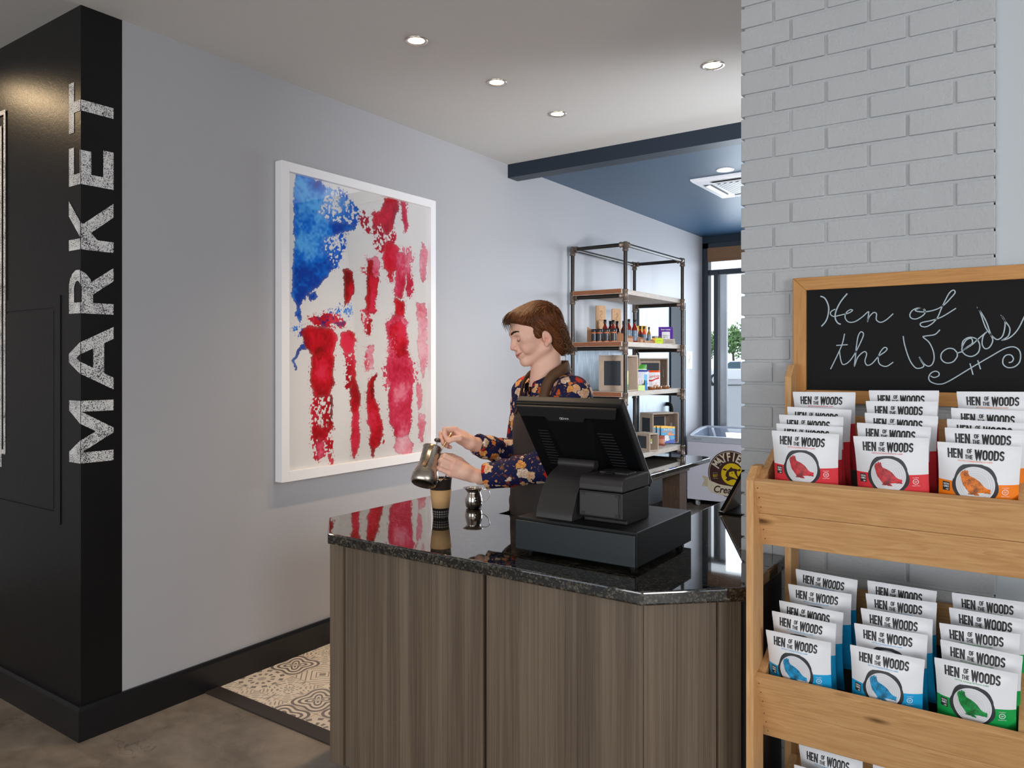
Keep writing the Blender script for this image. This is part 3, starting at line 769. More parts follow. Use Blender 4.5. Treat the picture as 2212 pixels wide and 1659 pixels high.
me.vertices.add(NX_*NY_); me.vertices.foreach_set('co', np.stack([np.full_like(Yg, .0282), Yg, Zg], -1).astype(np.float32).ravel())
q_ = np.stack([idx_[:-1, :-1], idx_[:-1, 1:], idx_[1:, 1:], idx_[1:, :-1]], -1).reshape(-1, 4)
me.loops.add(q_.size); me.loops.foreach_set('vertex_index', q_.ravel().astype(np.int32))
me.polygons.add(len(q_)); me.polygons.foreach_set('loop_start', np.arange(0, q_.size, 4, dtype=np.int32))
me.update(calc_edges=True); me.validate()
ca_ = me.color_attributes.new('pigment', 'FLOAT_COLOR', 'POINT'); ca_.data.foreach_set('color', np.concatenate([RGB.reshape(-1, 3), np.ones((NX_*NY_, 1))], 1).astype(np.float32).ravel())
g = NT('watercolour'); g.set(Base_Color=g.n('ShaderNodeAttribute', attribute_name='pigment').outputs['Color'], Roughness=.8, Specular_IOR_Level=.2); me.materials.append(g.mat)
o = bpy.data.objects.new('artwork', me); COL.objects.link(o); o.parent = t
MB().box((.042, y0+fw-.003, z0+fw), (.044, y1-fw+.003, z1-fw+.003)).build('glass', m_glass('picture_glass', gloss=.3), t)
# ================================================================ wooden snack rack with chalkboard
C1, C2 = srgb(219, 174, 122), srgb(184, 134, 84)
WX, WY, WZ = wood('pine_along_x', C1, C2, 'x'), wood('pine_along_y', C1, C2, 'y'), wood('pine_upright', C1, C2, 'z')
M_LINER = plain('black_liner', (.012, .012, .014), .6)
M_NAIL = plain('nail_hole', (.02, .016, .012), .6)
rk = thing('snack_rack', 'pine snack rack of slanted bins standing against the brick pillar', 'rack', (0, 0, 0))
RX0, RX1 = 2.530, 3.72
# posts: boards on edge with a bevelled top
def post(x, ya, yb, ztop_f, ztop_b):
    MB().prism([(ya, 0), (yb, 0), (yb, ztop_b), (ya + (yb-ya)*.45, ztop_b), (ya, ztop_f)], lambda u, v, h: (h, u, v), x, x+.019).build('post', WZ, rk, bevel=.0015)
for x in (RX0, RX1-.019):
    post(x, 1.968, 2.055, 1.208, 1.242)
    post(x, 2.332, 2.418, 1.472, 1.508)
def tray(name, yf, zf, yb_, zb_, h_floor, back_z):
    """yf,zf top front edge of the slanted front; yb_,zb_ its bottom edge"""
    dn = Vector((0, yb_-yf, zb_-zf)); L = dn.length; dn /= L; nrm = Vector((0, dn.z, -dn.y))  # out of the front
    for k in range(2):
        a = Vector((0, yf, zf)) + dn*(k*L/2 + .001); b = Vector((0, yf, zf)) + dn*((k+1)*L/2 - .001)
        c = (a+b)/2 - nrm*.0095*(1 if nrm.y < 0 else -1)
        mb = MB().obox((( RX0+RX1)/2, c.y, c.z), ((RX1-RX0)/2-.012, 0, 0), tuple(dn*(L/4-.001)), tuple(nrm*.0095))
        o = mb.build('front_board', WX, rk, bevel=.002)
        for x in (RX0+.026, RX1-.03):
            for w in (.2, .5, .8):
                p = a + (b-a)*w + (nrm*.0002 if nrm.y < 0 else -nrm*.0002)
                MB().obox((x+.003*w, p.y, p.z), (.0011, 0, 0), tuple(dn*.0014), tuple(nrm*.0004)).build('nail', M_NAIL, o)
    sl = math.tan(math.radians(24.5))
    for x in (RX0+.019, 3.118, RX1-.038):
        MB().prism([(yf+.012, zf-.004), (2.33, zf+(2.33-yf)*sl), (2.33, zf+(2.33-yf)*sl-.17), (yb_+.01, zb_)], lambda u, v, h: (h, u, v), x, x+.019).build('tray_side' if x != 3.118 else 'divider', WY, rk, bevel=.0015)
    yl = yf + (yb_-yf)*(zf-h_floor)/(zf-zb_) + .026
    MB().prism([(yb_+.026, zb_+.006), (yl, h_floor-.002), (2.385, h_floor+(2.385-yl)*sl), (2.385, h_floor+(2.385-yl)*sl-.02)], lambda u, v, h: (h, u, v), RX0+.04, RX1-.04).build('liner', M_LINER, rk)
    MB().box((RX0+.019, 2.392, back_z-.16), (RX1-.019, 2.410, back_z)).build('back_board', WX, rk, bevel=.002)
tray('upper', 1.972, 1.207, 2.047, 1.028, 1.112, 1.357)
tray('middle', 1.981, .698, 2.074, .5075, .588, .85)
tray('lower', 1.995, .20, 2.09, .015, .07, .36)

ck = thing('chalkboard', 'oak framed chalkboard lettered Hen of the Woods above the snack rack', 'chalkboard')
cx0, cx1, cz0, cz1, cf = 2.533, 3.72, 1.392, 1.7735, .039
OAKX, OAKZ = wood('oak_frame_across', srgb(206, 152, 88), srgb(172, 116, 60), 'x', 1, .45, False), wood('oak_frame_upright', srgb(206, 152, 88), srgb(172, 116, 60), 'z', 1, .45, False)
for pts, m in ((((cx0, cz1), (cx1, cz1), (cx1-cf, cz1-cf), (cx0+cf, cz1-cf)), OAKX), (((cx0, cz0), (cx1, cz0), (cx1-cf, cz0+cf), (cx0+cf, cz0+cf)), OAKX),
               (((cx0, cz0), (cx0, cz1), (cx0+cf, cz1-cf), (cx0+cf, cz0+cf)), OAKZ), (((cx1, cz0), (cx1, cz1), (cx1-cf, cz1-cf), (cx1-cf, cz0+cf)), OAKZ)):
    MB().prism(pts, lambda u, v, h: (u, h, v), 2.412, 2.434).build('frame_rail', m, ck, bevel=.002)
MB().box((cx0+.02, 2.421, cz0+.02), (cx1-.02, 2.432, cz1-.02)).build('board', plain('black_slate', srgb(20, 20, 22), .7, spec=.2, var=.08, scale=4), ck)
STROKES = [
 [(510,235),(540,250),(562,300),(560,350),(545,395),(517,428)],
 [(682,218),(640,270),(610,330),(605,375),(620,405),(640,415)],
 [(605,318),(580,332),(575,350),(595,365),(630,358),(690,343),(716,326),(700,322),(676,340),(668,372),(690,400),(730,398),(775,370),(815,335),(818,350),(812,396),(822,368),(850,340),(869,348),(868,385),(895,402),(932,386),(976,347)],
 [(1180,338),(1166,315),(1135,310),(1100,325),(1083,352),(1090,374),(1120,381),(1155,366),(1178,345),(1178,322),(1150,311),(1118,322),(1130,332),(1182,335),(1250,320),(1302,290),(1345,246),(1372,212),(1360,196),(1335,215),(1310,260),(1285,312),(1260,370),(1225,410),(1185,431),(1155,426),(1150,410),(1172,400),(1222,390),(1290,366),(1378,312)],
 [(665,475),(650,540),(620,610),(575,702)],[(612,550),(685,545)],
 [(632,585),(640,640),(655,672),(692,655),(732,600),(772,520),(786,478),(770,463),(752,490),(740,560),(735,620),(728,682),(750,625),(790,590),(806,605),(795,650),(810,677),(842,665),(882,620),(922,592),(937,572),(920,563),(895,590),(880,630),(890,670),(932,684),(976,657)],
 [(1040,490),(1050,550),(1080,640),(1115,690),(1145,696),(1172,682),(1155,650),(1144,626),(1170,665),(1200,683),(1226,670),(1238,630),(1230,580),(1205,530),(1168,497),(1182,490),(1242,480),(1275,450)],
 [(1388,600),(1360,572),(1320,572),(1286,600),(1284,638),(1315,662),(1358,655),(1385,622),(1388,600),(1420,590)],
 [(1415,560),(1425,520),(1465,498),(1510,510),(1530,550),(1520,595),(1480,620),(1438,610),(1415,575),(1440,520),(1475,505),(1482,535),(1450,560),(1425,580),(1480,545),(1530,500),(1572,465)],
 [(1575,462),(1552,490),(1545,540),(1563,570),(1592,562),(1613,520),(1600,480),(1572,400),(1545,350),(1516,308),(1532,335),(1570,440),(1620,500),(1650,511),(1680,480),(1692,400),(1668,358),(1690,392),(1722,440),(1712,490),(1674,516),(1722,500),(1772,450),(1813,370),(1830,330)],
 [(1215,745),(1237,755),(1266,745),(1268,725),(1245,715),(1215,730),(1203,760),(1220,785),(1270,798),(1330,780),(1480,690),(1600,620),(1690,570),(1750,560),(1787,590),(1787,650),(1755,685),(1710,692),(1680,670),(1680,635),(1700,612),(1730,612),(1745,635),(1735,655),(1715,660)],
 [(1467,665),(1487,738)],[(1517,645),(1535,703)]]
wr = MB()
for i, st in enumerate(STROKES):
    pts = smooth_path([(x, y) for x, y in st], 6)
    P = [on_y(1600+p[0]*.33756, 560+p[1]*.33756, 2.4200 - i*.00002) for p in pts]
    wr.ribbon([(p.x, p.z) for p in P], .0030 if i > 1 else .0038, lambda a, b, i=i: (a, 2.4200 - i*.00003, b))
wr.build('chalk_writing', plain('chalk', srgb(176, 190, 198), .9, var=.15, scale=200), ck)

# ---------------------------------------------------------------- chip bags
BW, BH = .163, .215
M_INK = plain('black_print', srgb(38, 36, 38), .5)
M_LOG = plain('bark_print', srgb(46, 48, 52), .5)
M_RINGS = plain('ring_print', srgb(196, 198, 204), .5); M_WOODP = plain('log_face_print', srgb(216, 217, 222), .45)
M_WHITEPR = plain('white_print_on_bag', srgb(240, 240, 240), .5)
HEN = [(500,880),(512,868),(520,880),(530,858),(545,848),(552,868),(570,855),(580,870),(583,905),(600,935),(640,950),(690,975),(740,1015),(775,1060),(810,1090),(840,1100),(865,1105),(872,1120),(865,1140),(868,1165),(850,1172),(830,1160),(810,1166),(780,1160),(740,1162),(700,1168),(665,1162),(690,1185),(730,1197),(722,1207),(670,1205),(640,1185),(612,1168),(610,1183),(648,1193),(640,1199),(580,1197),(575,1190),(597,1182),(580,1150),(555,1120),(520,1080),(500,1030),(492,980),(478,930),(482,900)]
def bag_film(name, c):
    g = NT(name); v = g.coord('Object'); z = g.n('ShaderNodeSeparateXYZ', {0: v}).outputs[2]
    n = g.noise(v, 14, 3)
    g.set(Base_Color=g.mix(g.math('LESS_THAN', z, .1295), srgb(228, 229, 233), c), Roughness=.38, Specular_IOR_Level=.5)
    g.bump(n, .25, .004); return g.mat
def hen_mat(name, c):
    g = NT(name); n = g.noise(g.coord('Object'), 620, 4, .7); n2 = g.noise(g.coord('Object'), 45, 2)
    f = g.math('ADD', g.math('MULTIPLY', n, .6), g.math('MULTIPLY', n2, .55))
    g.set(Base_Color=g.mix(g.ramp(f, [(.5, 0.0), (.64, 1.0)]), tuple(x*.22 for x in c), c), Roughness=.5); return g.mat
def bag_mesh(name, film, henm, seed):
    rg = np.random.RandomState(seed); ph = rg.uniform(0, 6.28, 8)
    def depth(x, z):
        u = min(max((x/BW) + .5, 0), 1); w = min(max((z-.010)/(BH-.022), 0), 1)
        s_ = (math.sin(PI*u)**.75 if 0 < u < 1 else 0)*(math.sin(PI*w)**.6 if 0 < w < 1 else 0)
        crease = .0016*math.exp(-((x-.01*math.sin(ph[0]))/.012)**2)*max(0, 1-(BH-.012-z)/.03) if z < BH-.012 else 0
        return .024*s_ + .0013*s_*(math.sin(x*70+z*40+ph[1]) + math.sin(z*95-x*50+ph[2]))*.8 - crease + (.0006*math.sin(z*2600) if (z > BH-.010 or z < .009) else 0)
    mb = MB(); nx, nz = 24, 34
    xs = [-BW/2 + BW*i/nx for i in range(nx+1)]
    zs = [BH*j/nz for j in range(nz+1)]
    def wx(x, z):  # waist: sides pull in where the bag is full
        w = min(max((z-.010)/(BH-.022), 0), 1); return x*(1 - .05*math.sin(PI*w)**.7) if 0 < w < 1 else x
    for sgn in (-1, 1):
        v = [(wx(x, z), sgn*(depth(x, z) + .0006), z) for z in zs for x in xs]
        f = []
        for j in range(nz):
            for i in range(nx):
                q = (j*(nx+1)+i, j*(nx+1)+i+1, (j+1)*(nx+1)+i+1, (j+1)*(nx+1)+i)
                f.append(q if sgn < 0 else tuple(reversed(q)))
        mb.add(v, f, 0, True)
    # print on the front: U in bag widths from the left, V in bag widths from the top
    def P(lift):
        return lambda U, V: (wx((U-.5)*BW, BH-V*BW), -(depth((U-.5)*BW, BH-V*BW) + .0006 + lift), BH-V*BW)
    p = P(.0005); inv = lambda a, b: p(a/BW, -b/BW)   # metres, baseline up
    hh = .0208
    block_text(mb, 'HEN', hh, .125*BW, -.203*BW, inv, 1, xs=.76)
    block_text(mb, 'WOODS', hh, .455*BW, -.203*BW, inv, 1, xs=.77)
    block_text(mb, 'OF', .0092, .36*BW, -.130*BW, inv, 1, xs=.95, stroke=.19)
    block_text(mb, 'THE', .0092, .338*BW, -.203*BW, inv, 1, xs=.95, stroke=.19)
    put_text(mb, 'KETTLE COOKED POTATO CHIPS', .0042, lambda a, b: inv(.46*BW+a, b-.238*BW), 2, bold=.012, fit=.42*BW)
    # log slice
    cu, cv, R = .467, .545, .272
    n = 48; jag = [1 + .035*math.sin(5*a_*PI/24+ph[3]*0) + .03*((k*7919 % 13)/13-.5) for k, a_ in enumerate(range(n))]
    def ring(r0, r1, mi, lift, rough):
        q = P(lift); v = []
        for r_, rr in ((r0, 0), (r1, rough)):
            for k in range(n):
                a_ = 2*PI*k/n; m_ = r_*R*(1 + (jag[k]-1)*rr); v.append(q(cu + m_*math.cos(a_), cv + m_*math.sin(a_)*1.02))
        mb.add(v, [(k, (k+1) % n, n+(k+1) % n, n+k) for k in range(n)], mi)
    ring(.8, 1.06, 3, .0005, 1.0)
    for a_, b_ in ((.001, .3), (.3, .6), (.6, .9)): ring(a_, b_, 4, .0008, 0)
    for rr in (.25, .36, .47, .58, .69, .8): ring(rr, rr+.02, 5, .0010, 0)
    # hen
    hp = [((x-190)/1032, (y-494)/1032) for x, y in HEN]
    bm = bmesh.new(); f = bm.faces.new([bm.verts.new((x, y, 0)) for x, y in hp]); bmesh.ops.triangulate(bm, faces=[f])
    for _ in range(2): bmesh.ops.subdivide_edges(bm, edges=[e for e in bm.edges if e.calc_length() > .05], cuts=1, use_grid_fill=False)
    bmesh.ops.triangulate(bm, faces=bm.faces[:])
    bm.verts.index_update(); q = P(.0014)
    mb.add([q(v_.co.x, v_.co.y) for v_ in bm.verts], [tuple(v_.index for v_ in ff.verts) for ff in bm.faces], 6); bm.free()
    # badges
    for a_, b_, c_, d_, mi, lf in ((.055, .55, .145, .675, 1, .0006),):
        q = P(lf); mb.add([q(a_, b_), q(c_, b_), q(c_, d_), q(a_, d_)], [(0, 3, 2, 1)], mi)
    q = P(.0009)
    put_text(mb, 'NON', .0062, lambda a, b: q(.10+a/BW, .592-b/BW), 7, bold=.02, fit=.07*BW)
    put_text(mb, 'GMO', .0062, lambda a, b: q(.10+a/BW, .628-b/BW), 7, bold=.02, fit=.07*BW)
    put_text(mb, 'NSF', .0045, lambda a, b: q(.115+a/BW, .665-b/BW), 7, bold=.02, fit=.035*BW)
    q2 = lambda a, b: q(a, b)
    mb.ribbon([(.835+.036*math.cos(k*PI/8), .625+.036*math.sin(k*PI/8)) for k in range(16)], .007, q2, 7, True)
    put_text(mb, 'GF', .0052, lambda a, b: q(.835+a/BW, .637-b/BW), 7, bold=.01)
    put_text(mb, 'Certified', .0034, lambda a, b: q(.835+a/BW, .572-b/BW), 7, fit=.08*BW)
    put_text(mb, 'Gluten-Free', .0034, lambda a, b: q(.835+a/BW, .690-b/BW), 7, fit=.1*BW)
    return mb, [film, M_INK, henm, M_LOG, M_WOODP, M_RINGS, henm, M_WHITEPR]
BAGC = {'red': srgb(216, 52, 62), 'orange': srgb(242, 128, 20), 'blue': srgb(24, 156, 212), 'green': srgb(16, 156, 74)}
protos = {}
for i, (nm, c) in enumerate(BAGC.items()):
    film, hm = bag_film('bag_film_'+nm, c), hen_mat('hen_print_'+nm, c)
    inkc = plain('line_print_'+nm, c, .5)
    for k in range(2):
        mb, ms = bag_mesh(nm, film, hm, 10*i+k); ms[2] = inkc
        o = mb.build('chip_bag', ms, link=False); protos[nm, k] = o
ORD = ['frontmost', 'second', 'third', 'fourth', 'rearmost']
BAGS = [('red', 'leftmost stack of the top bin', [(2.587,2.0,1.338),(2.586,2.045,1.353),(2.582,2.085,1.374),(2.589,2.14,1.393),(2.588,2.2,1.432)]),
 ('red', 'second stack of the top bin', [(2.783,2.0,1.334),(2.783,2.045,1.364),(2.794,2.085,1.387),(2.787,2.14,1.414),(2.784,2.2,1.44)]),
 ('orange', 'stack of the top bin', [(2.963,2.0,1.331),(2.974,2.045,1.361),(2.975,2.085,1.379),(2.979,2.14,1.403),(2.986,2.2,1.441)]),
 ('blue', 'leftmost stack of the middle bin', [(2.566,2.02,.812),(2.569,2.065,.85),(2.577,2.105,.869),(2.586,2.16,.902),(2.591,2.22,.931)]),
 ('blue', 'second stack of the middle bin', [(2.772,2.02,.816),(2.773,2.065,.857),(2.781,2.105,.886),(2.783,2.16,.91),(2.777,2.22,.929)]),
 ('green', 'stack of the middle bin', [(2.955,2.02,.825),(2.963,2.065,.855),(2.957,2.105,.882),(2.973,2.16,.908),(2.974,2.22,.93)]),
 ('blue', 'stack at the left of the bottom bin', [(2.612,2.12,.428),(2.612,2.17,.462)]),
 ('blue', 'second stack of the bottom bin', [(2.799,2.17,.465)])]
used = set(); rg = random.Random(5)
for colr, where, spots in BAGS:
    for k, (x, y, z) in enumerate(spots):
        pr_ = protos[colr, k % 2]
        o = pr_ if (colr, k % 2) not in used else pr_.copy(); used.add((colr, k % 2)); COL.objects.link(o)
        yaw = rg.uniform(-.05, .05); roll = rg.uniform(-.025, .025); tilt = math.radians(rg.uniform(7, 10))
        R_ = Matrix.Rotation(yaw, 4, 'Z') @ Matrix.Rotation(tilt, 4, 'X') @ Matrix.Rotation(roll, 4, 'Y')
        top = R_ @ Vector((-BW/2, 0, BH))
        o.rotation_euler = R_.to_euler(); o.location = Vector((x, y, z)) - top
        n_ = len(spots); od = (ORD[k] if n_ == 5 else ('front one', 'back one')[k] if n_ == 2 else 'single')
        tag(o, '%s-banded white chip bag, %s of the %s' % (colr, od + ' from the front' if od in ('second', 'third', 'fourth') else od, where), 'chip bag', 'chip bags in the %s bin' % where.split()[-2])
# ================================================================ back desk and pipe shelf
t = thing('back_desk', 'low black granite desk on a brown leg along the grey wall', 'desk', (0, 0, 0))
r_ = .10
pts = [(.02, 4.7), (.80, 4.7)] + [(.80-r_+r_*math.cos(a), 6.50-r_+r_*math.sin(a)) for a in [i*PI/2/8 for i in range(9)]] + [(.02, 6.50)]
MB().prism(pts, flatz, .653, .69).build('desktop', M_GRANITE, t, bevel=.005, seg=2)
MB().box((.03, 4.72, .56), (.60, 4.74, .652)).box((.60, 4.72, .57), (.618, 6.40, .652)).build('apron_rail', plain('brown_apron_rail', srgb(92, 74, 62), .5), t)
for ya in (4.76, 6.22): MB().box((.44, ya, 0), (.60, ya+.16, .652)).build('leg', wood('brown_leg', srgb(84, 66, 52), srgb(58, 42, 34), 'z'), t, bevel=.002)
# stainless panel and cooler door on the wall behind
M_STEEL = metal('brushed_steel', srgb(112, 118, 124), .42, (60, 60, 1.5))
tag(MB().box((0.0005, 5.30, .695), (.004, 6.55, 1.645)).build('steel_backsplash', M_STEEL), 'brushed steel splash panel on the wall behind the pipe shelf', 'wall panel')
d1 = bpy.data.objects.new('door_1', None); COL.objects.link(d1); tag(d1, kind='structure')
MB().box((0.0005, 6.62, .14), (.03, 7.34, 2.14)).build('door_leaf', M_STEEL, d1, bevel=.003)
MB().box((0.0005, 7.345, .14), (.045, 7.74, 2.16)).build('door_frame', plain('dark_door_frame', srgb(40, 46, 53), .6, spec=.15), d1, bevel=.004)
MB().tube(smooth_path([(.03, 7.27, 1.10), (.075, 7.27, 1.09), (.085, 7.27, 1.04), (.075, 7.27, .99), (.03, 7.27, .98)], 4), .02, 10).build('door_handle', M_BLK, d1)
t = thing('wall_notice', 'small white framed notice on the grey wall by the shop window', 'notice', (0, 7.93, 1.55))
MB().box((.0005, -.085, -.095), (.008, .085, .095)).build('card', M_WHITEP, t, bevel=.001)
mb = MB(); mb.ribbon(smooth_path([(.03, .05), (.01, .035), (.02, .02), (-.01, 0), (0, -.015), (-.03, -.03)], 4), .008, lambda a, b: (.0088, a, b))
mb.build('writing', M_INK, t)

M_PIPE = NT('black_iron_pipe'); _v = M_PIPE.coord(); _n = M_PIPE.noise(_v, 40, 4)
M_PIPE.set(Base_Color=M_PIPE.mix(_n, srgb(40, 38, 37), srgb(66, 60, 56)), Metallic=.7, Roughness=.33); M_PIPE = M_PIPE.mat
M_FIT = plain('iron_fitting', srgb(112, 98, 88), .45, metal=.5)
SX, SY = (.06, .53), (5.315, 6.455)
RZ = [2.038, 1.629, 1.2375, .727]; ZT = 2.432
t = thing('pipe_shelf', 'open black iron pipe shelf with four plank shelves on the back desk', 'shelf', (0, 0, 0))
for x in SX:
    for y in SY:
        MB().tube([(x, y, .69), (x, y, ZT)], .0155, 14).build('post', M_PIPE, t)
        for z in RZ[:3] + [RZ[3]+.005]:
            sx = 1 if x == SX[0] else -1
            m_ = MB().lathe([(.0185, -.05), (.0235, -.047), (.0235, -.036), (.0205, -.034), (.0205, .034), (.0235, .036), (.0235, .047), (.0185, .05)] if z > .8 else [(.0185, -.034), (.0235, -.033), (.0235, -.028), (.0205, -.026), (.0205, .034), (.0235, .036), (.0235, .047), (.0185, .05)], (x, y, z), 16)
            m_.tube([(x, y, z), (x+sx*.034, y, z), (x+sx*.0345, y, z), (x+sx*.046, y, z)], [.0205, .0205, .0235, .0235], 14)
            m_.build('tee_fitting', M_FIT, t)
        m_ = MB().lathe([(.0235, -.05), (.0235, -.036), (.0205, -.034), (.0215, .012), (.015, .022), (.001, .024)], (x, y, ZT), 16)
        sx, sy = (1 if x == SX[0] else -1), (1 if y == SY[0] else -1)
        m_.tube([(x, y, ZT), (x+sx*.034, y, ZT), (x+sx*.0345, y, ZT), (x+sx*.046, y, ZT)], [.0205, .0205, .0235, .0235], 14)
        m_.tube([(x, y, ZT), (x, y+sy*.034, ZT), (x, y+sy*.0345, ZT), (x, y+sy*.046, ZT)], [.0205, .0205, .0235, .0235], 14)
        m_.build('corner_elbow', M_FIT, t)
for y in SY:
    for z in RZ + [ZT]: MB().tube([(SX[0], y, z), (SX[1], y, z)], .0150, 14).build('cross_pipe', M_PIPE, t)
for x in SX: MB().tube([(x, SY[0], ZT), (x, SY[1], ZT)], .0155, 14).build('top_pipe', M_PIPE, t)
M_WASH = wood('whitewashed_plank', srgb(206, 198, 190), srgb(168, 152, 138), 'y', 1.4, .6, False)
M_STAIN = wood('brown_plank_end', srgb(150, 96, 66), srgb(112, 68, 46), 'x', 1.6, .55, False)
PT = [z + .0155 + .038 for z in RZ]
for z in RZ:
    z0 = z + .0155
    mb = MB().box((.078, 5.283, z0), (.512, 6.487, z0+.038)); mb.m = [0, 0, 1, 0, 1, 0]
    mb.build('plank', [M_WASH, M_STAIN], t, bevel=.0025)

# ---------------------------------------------------------------- things on the shelf
def ypx(px, x): return on_x(px, 785, x).y
def pillow(w, h, d, n=14, notch=False):
    """a sealed pouch standing on z=0, front towards -y"""
    mb = MB(); m = 16
    def dep(u, v): return d*(max(math.sin(PI*u), 0)**.7)*(max(math.sin(PI*min(max((v-.03)/.94, 0), 1)), 0)**.6)*(1-.35*v)
    for sg in (-1, 1):
        v = [((i/n-.5)*w, sg*(dep(i/n, j/m)+.0006), h*j/m) for j in range(m+1) for i in range(n+1)]
        f = [(j*(n+1)+i, j*(n+1)+i+1, (j+1)*(n+1)+i+1, (j+1)*(n+1)+i) for j in range(m) for i in range(n)]
        mb.add(v, f if sg < 0 else [tuple(reversed(q)) for q in f], 0, True)
    def front(x, z, lift=.0012): return (x, -(dep(x/w+.5, z/h)+.0006+lift), z)
    return mb, front
def banded(name, bands, rough=.4):
    """horizontal colour bands by height in metres: [(z, colour), ...]"""
    g = NT(name); z = g.n('ShaderNodeSeparateXYZ', {0: g.coord('Object')}).outputs[2]
    col = (*bands[0][1], 1); cur = None
    for zz, c in bands[1:]:
        cur = g.mix(g.math('GREATER_THAN', z, zz), cur if cur is not None else bands[0][1], c)
    n = g.noise(g.coord('Object'), 60, 2)
    g.set(Base_Color=cur if cur is not None else col, Roughness=rough, Specular_IOR_Level=.45); g.bump(n, .15, .002); return g.mat
def place(o, x, px, z, yaw, label, cat, group=None, tilt=0):
    o.location = (x, ypx(px, x), z); o.rotation_euler = (tilt, 0, yaw); return tag(o, label, cat, group)
FC = math.radians(25)     # faces turned towards the room
# spice jars
M_JARLAB = plain('black_jar_label', srgb(32, 34, 40), .5); M_SPICE = plain('rust_spice', srgb(176, 96, 54), .5); M_LIDB = plain('black_lid', srgb(18, 18, 20), .35)
M_LABW = plain('grey_label_print', srgb(176, 192, 210), .5)
def jar(px, label):
    p_ = on_y(px, 785, 5.325); x = p_.x
    t = thing('spice_jar', label, 'spice jar', (x, 5.325, PT[1]), (0, 0, 0), 'spice jars on the second shelf')
    MB().lathe([(.021, 0), (.0225, .002), (.0225, .074), (.018, .08)], n=24).build('jar', M_SPICE, t)
    lb = MB().lathe([(.0229, .008), (.0229, .066)], n=24, caps=(False, False))
    a0 = math.radians(-62)
    for k in range(5):
        q = a0 + .25 + .12*(k % 2); w_ = .06
        z_ = .018 + k*.009
        lb.add([(.0231*math.cos(q-w_), .0231*math.sin(q-w_), z_), (.0231*math.cos(q+w_), .0231*math.sin(q+w_), z_), (.0231*math.cos(q+w_), .0231*math.sin(q+w_), z_+.006), (.0231*math.cos(q-w_), .0231*math.sin(q-w_), z_+.006)], [(0, 1, 2, 3)], 1)
    lb.build('label', [M_JARLAB, M_LABW], t)
    MB().lathe([(.0225, .078), (.0232, .08), (.0232, .1), (.021, .102)], n=24).build('lid', M_LIDB, t)
for px, w in ((1283.5, 'leftmost of the four'), (1295.5, 'second from the left'), (1310.5, 'third from the left'), (1326, 'rightmost, beside the iron post')):
    jar(px, 'small black-labelled spice jar on the second plank, ' + w)
# sauce bottles
def bottle(x, px, h, r, sauce, label):
    t = thing('sauce_bottle', label, 'bottle', (x, ypx(px, x), PT[1]), group='sauce bottles on the second shelf')
    MB().lathe([(r*.9, 0), (r, .004), (r, h*.55), (r*.92, h*.62), (r*.5, h*.74), (r*.42, h*.8), (r*.42, h*.86)], n=24).build('bottle', sauce, t)
    lb = MB().lathe([(r*1.015, h*.08), (r*1.015, h*.53)], n=24, caps=(False, False))
    for k in range(6):
        q = math.radians(-48 + 22*(k % 3)); z_ = h*(.14 + .06*k); w_ = .2
        lb.add([(r*1.02*math.cos(q-w_), r*1.02*math.sin(q-w_), z_), (r*1.02*math.cos(q+w_), r*1.02*math.sin(q+w_), z_), (r*1.02*math.cos(q+w_), r*1.02*math.sin(q+w_), z_+h*.035), (r*1.02*math.cos(q-w_), r*1.02*math.sin(q-w_), z_+h*.035)], [(0, 1, 2, 3)], 1)
    lb.build('label', [plain('steel_blue_label', srgb(96, 112, 132), .5), plain('pale_print', srgb(206, 218, 230), .5)], t)
    MB().lathe([(r*.5, h*.83), (r*.52, h*.84), (r*.52, h*.995), (r*.45, h)], n=20).build('cap', M_LIDB, t)
SA, SB, SC = plain('red_sauce', srgb(120, 30, 16), .12), plain('orange_sauce', srgb(196, 62, 22), .12), plain('mustard_sauce', srgb(150, 104, 40), .12)
for x, px, h, r, s_, lb in (
   (.22, 1307, .19, .024, SA, 'red sauce bottle in the cardboard box in front of the left wooden board'),
   (.21, 1318.5, .186, .024, SA, 'red sauce bottle standing behind its neighbour between the two wooden boards'),
   (.25, 1324.5, .19, .024, SA, 'red sauce bottle in front of the right wooden board'),
   (.22, 1333, .188, .024, SA, 'red sauce bottle half hidden behind the left front iron post'),
   (.30, 1347.5, .186, .024, SA, 'red sauce bottle just right of the front iron post, behind the tall pair'),
   (.40, 1358, .192, .0255, SA, 'tall red sauce bottle with blue label, left of the front pair'),
   (.42, 1371, .190, .0255, SA, 'tall red sauce bottle with blue label, right of the front pair'),
   (.36, 1383, .15, .019, SB, 'small sauce bottle partly hidden behind the tall pair'),
   (.42, 1391.5, .142, .0175, SB, 'small bottle of bright orange sauce with a black cap'),
   (.43, 1402, .140, .0165, SC, 'small bottle of mustard brown sauce with a black cap')): bottle(x, px, h, r, s_, lb)
# cardboard display boxes: sloped sides
M_CARD = plain('brown_cardboard', srgb(176, 124, 88), .75, var=.05)
def display(x, px0, px1, label, hb=.11, hf=.05, dx=.15, m=M_CARD):
    ya, yb = ypx(px0, x), ypx(px1, x)
    t = thing('display_box', label, 'display box', (x, 0, PT[1]), group='cardboard display boxes on the second shelf')
    for y in (ya, yb-.003):
        MB().prism([(-dx, 0), (.015, 0), (.015, hf), (-dx, hb)], lambda u, v, h: (u, h, v), y, y+.003).build('side', m, t)
    MB().box((.012, ya, 0), (.015, yb, hf*.72)).build('front', m, t)
    MB().box((-dx, ya, 0), (.012, yb, .003)).build('bottom', m, t)
display(.27, 1292, 1334, 'brown cardboard display box behind the spice jars', .125, .06, .10)
display(.455, 1347, 1364.5, 'brown cardboard display box at the front, right of the iron post', .085, .045, .12)
display(.452, 1379, 1387, 'narrow brown cardboard display box between the large and small bottles', .075, .04, .1)
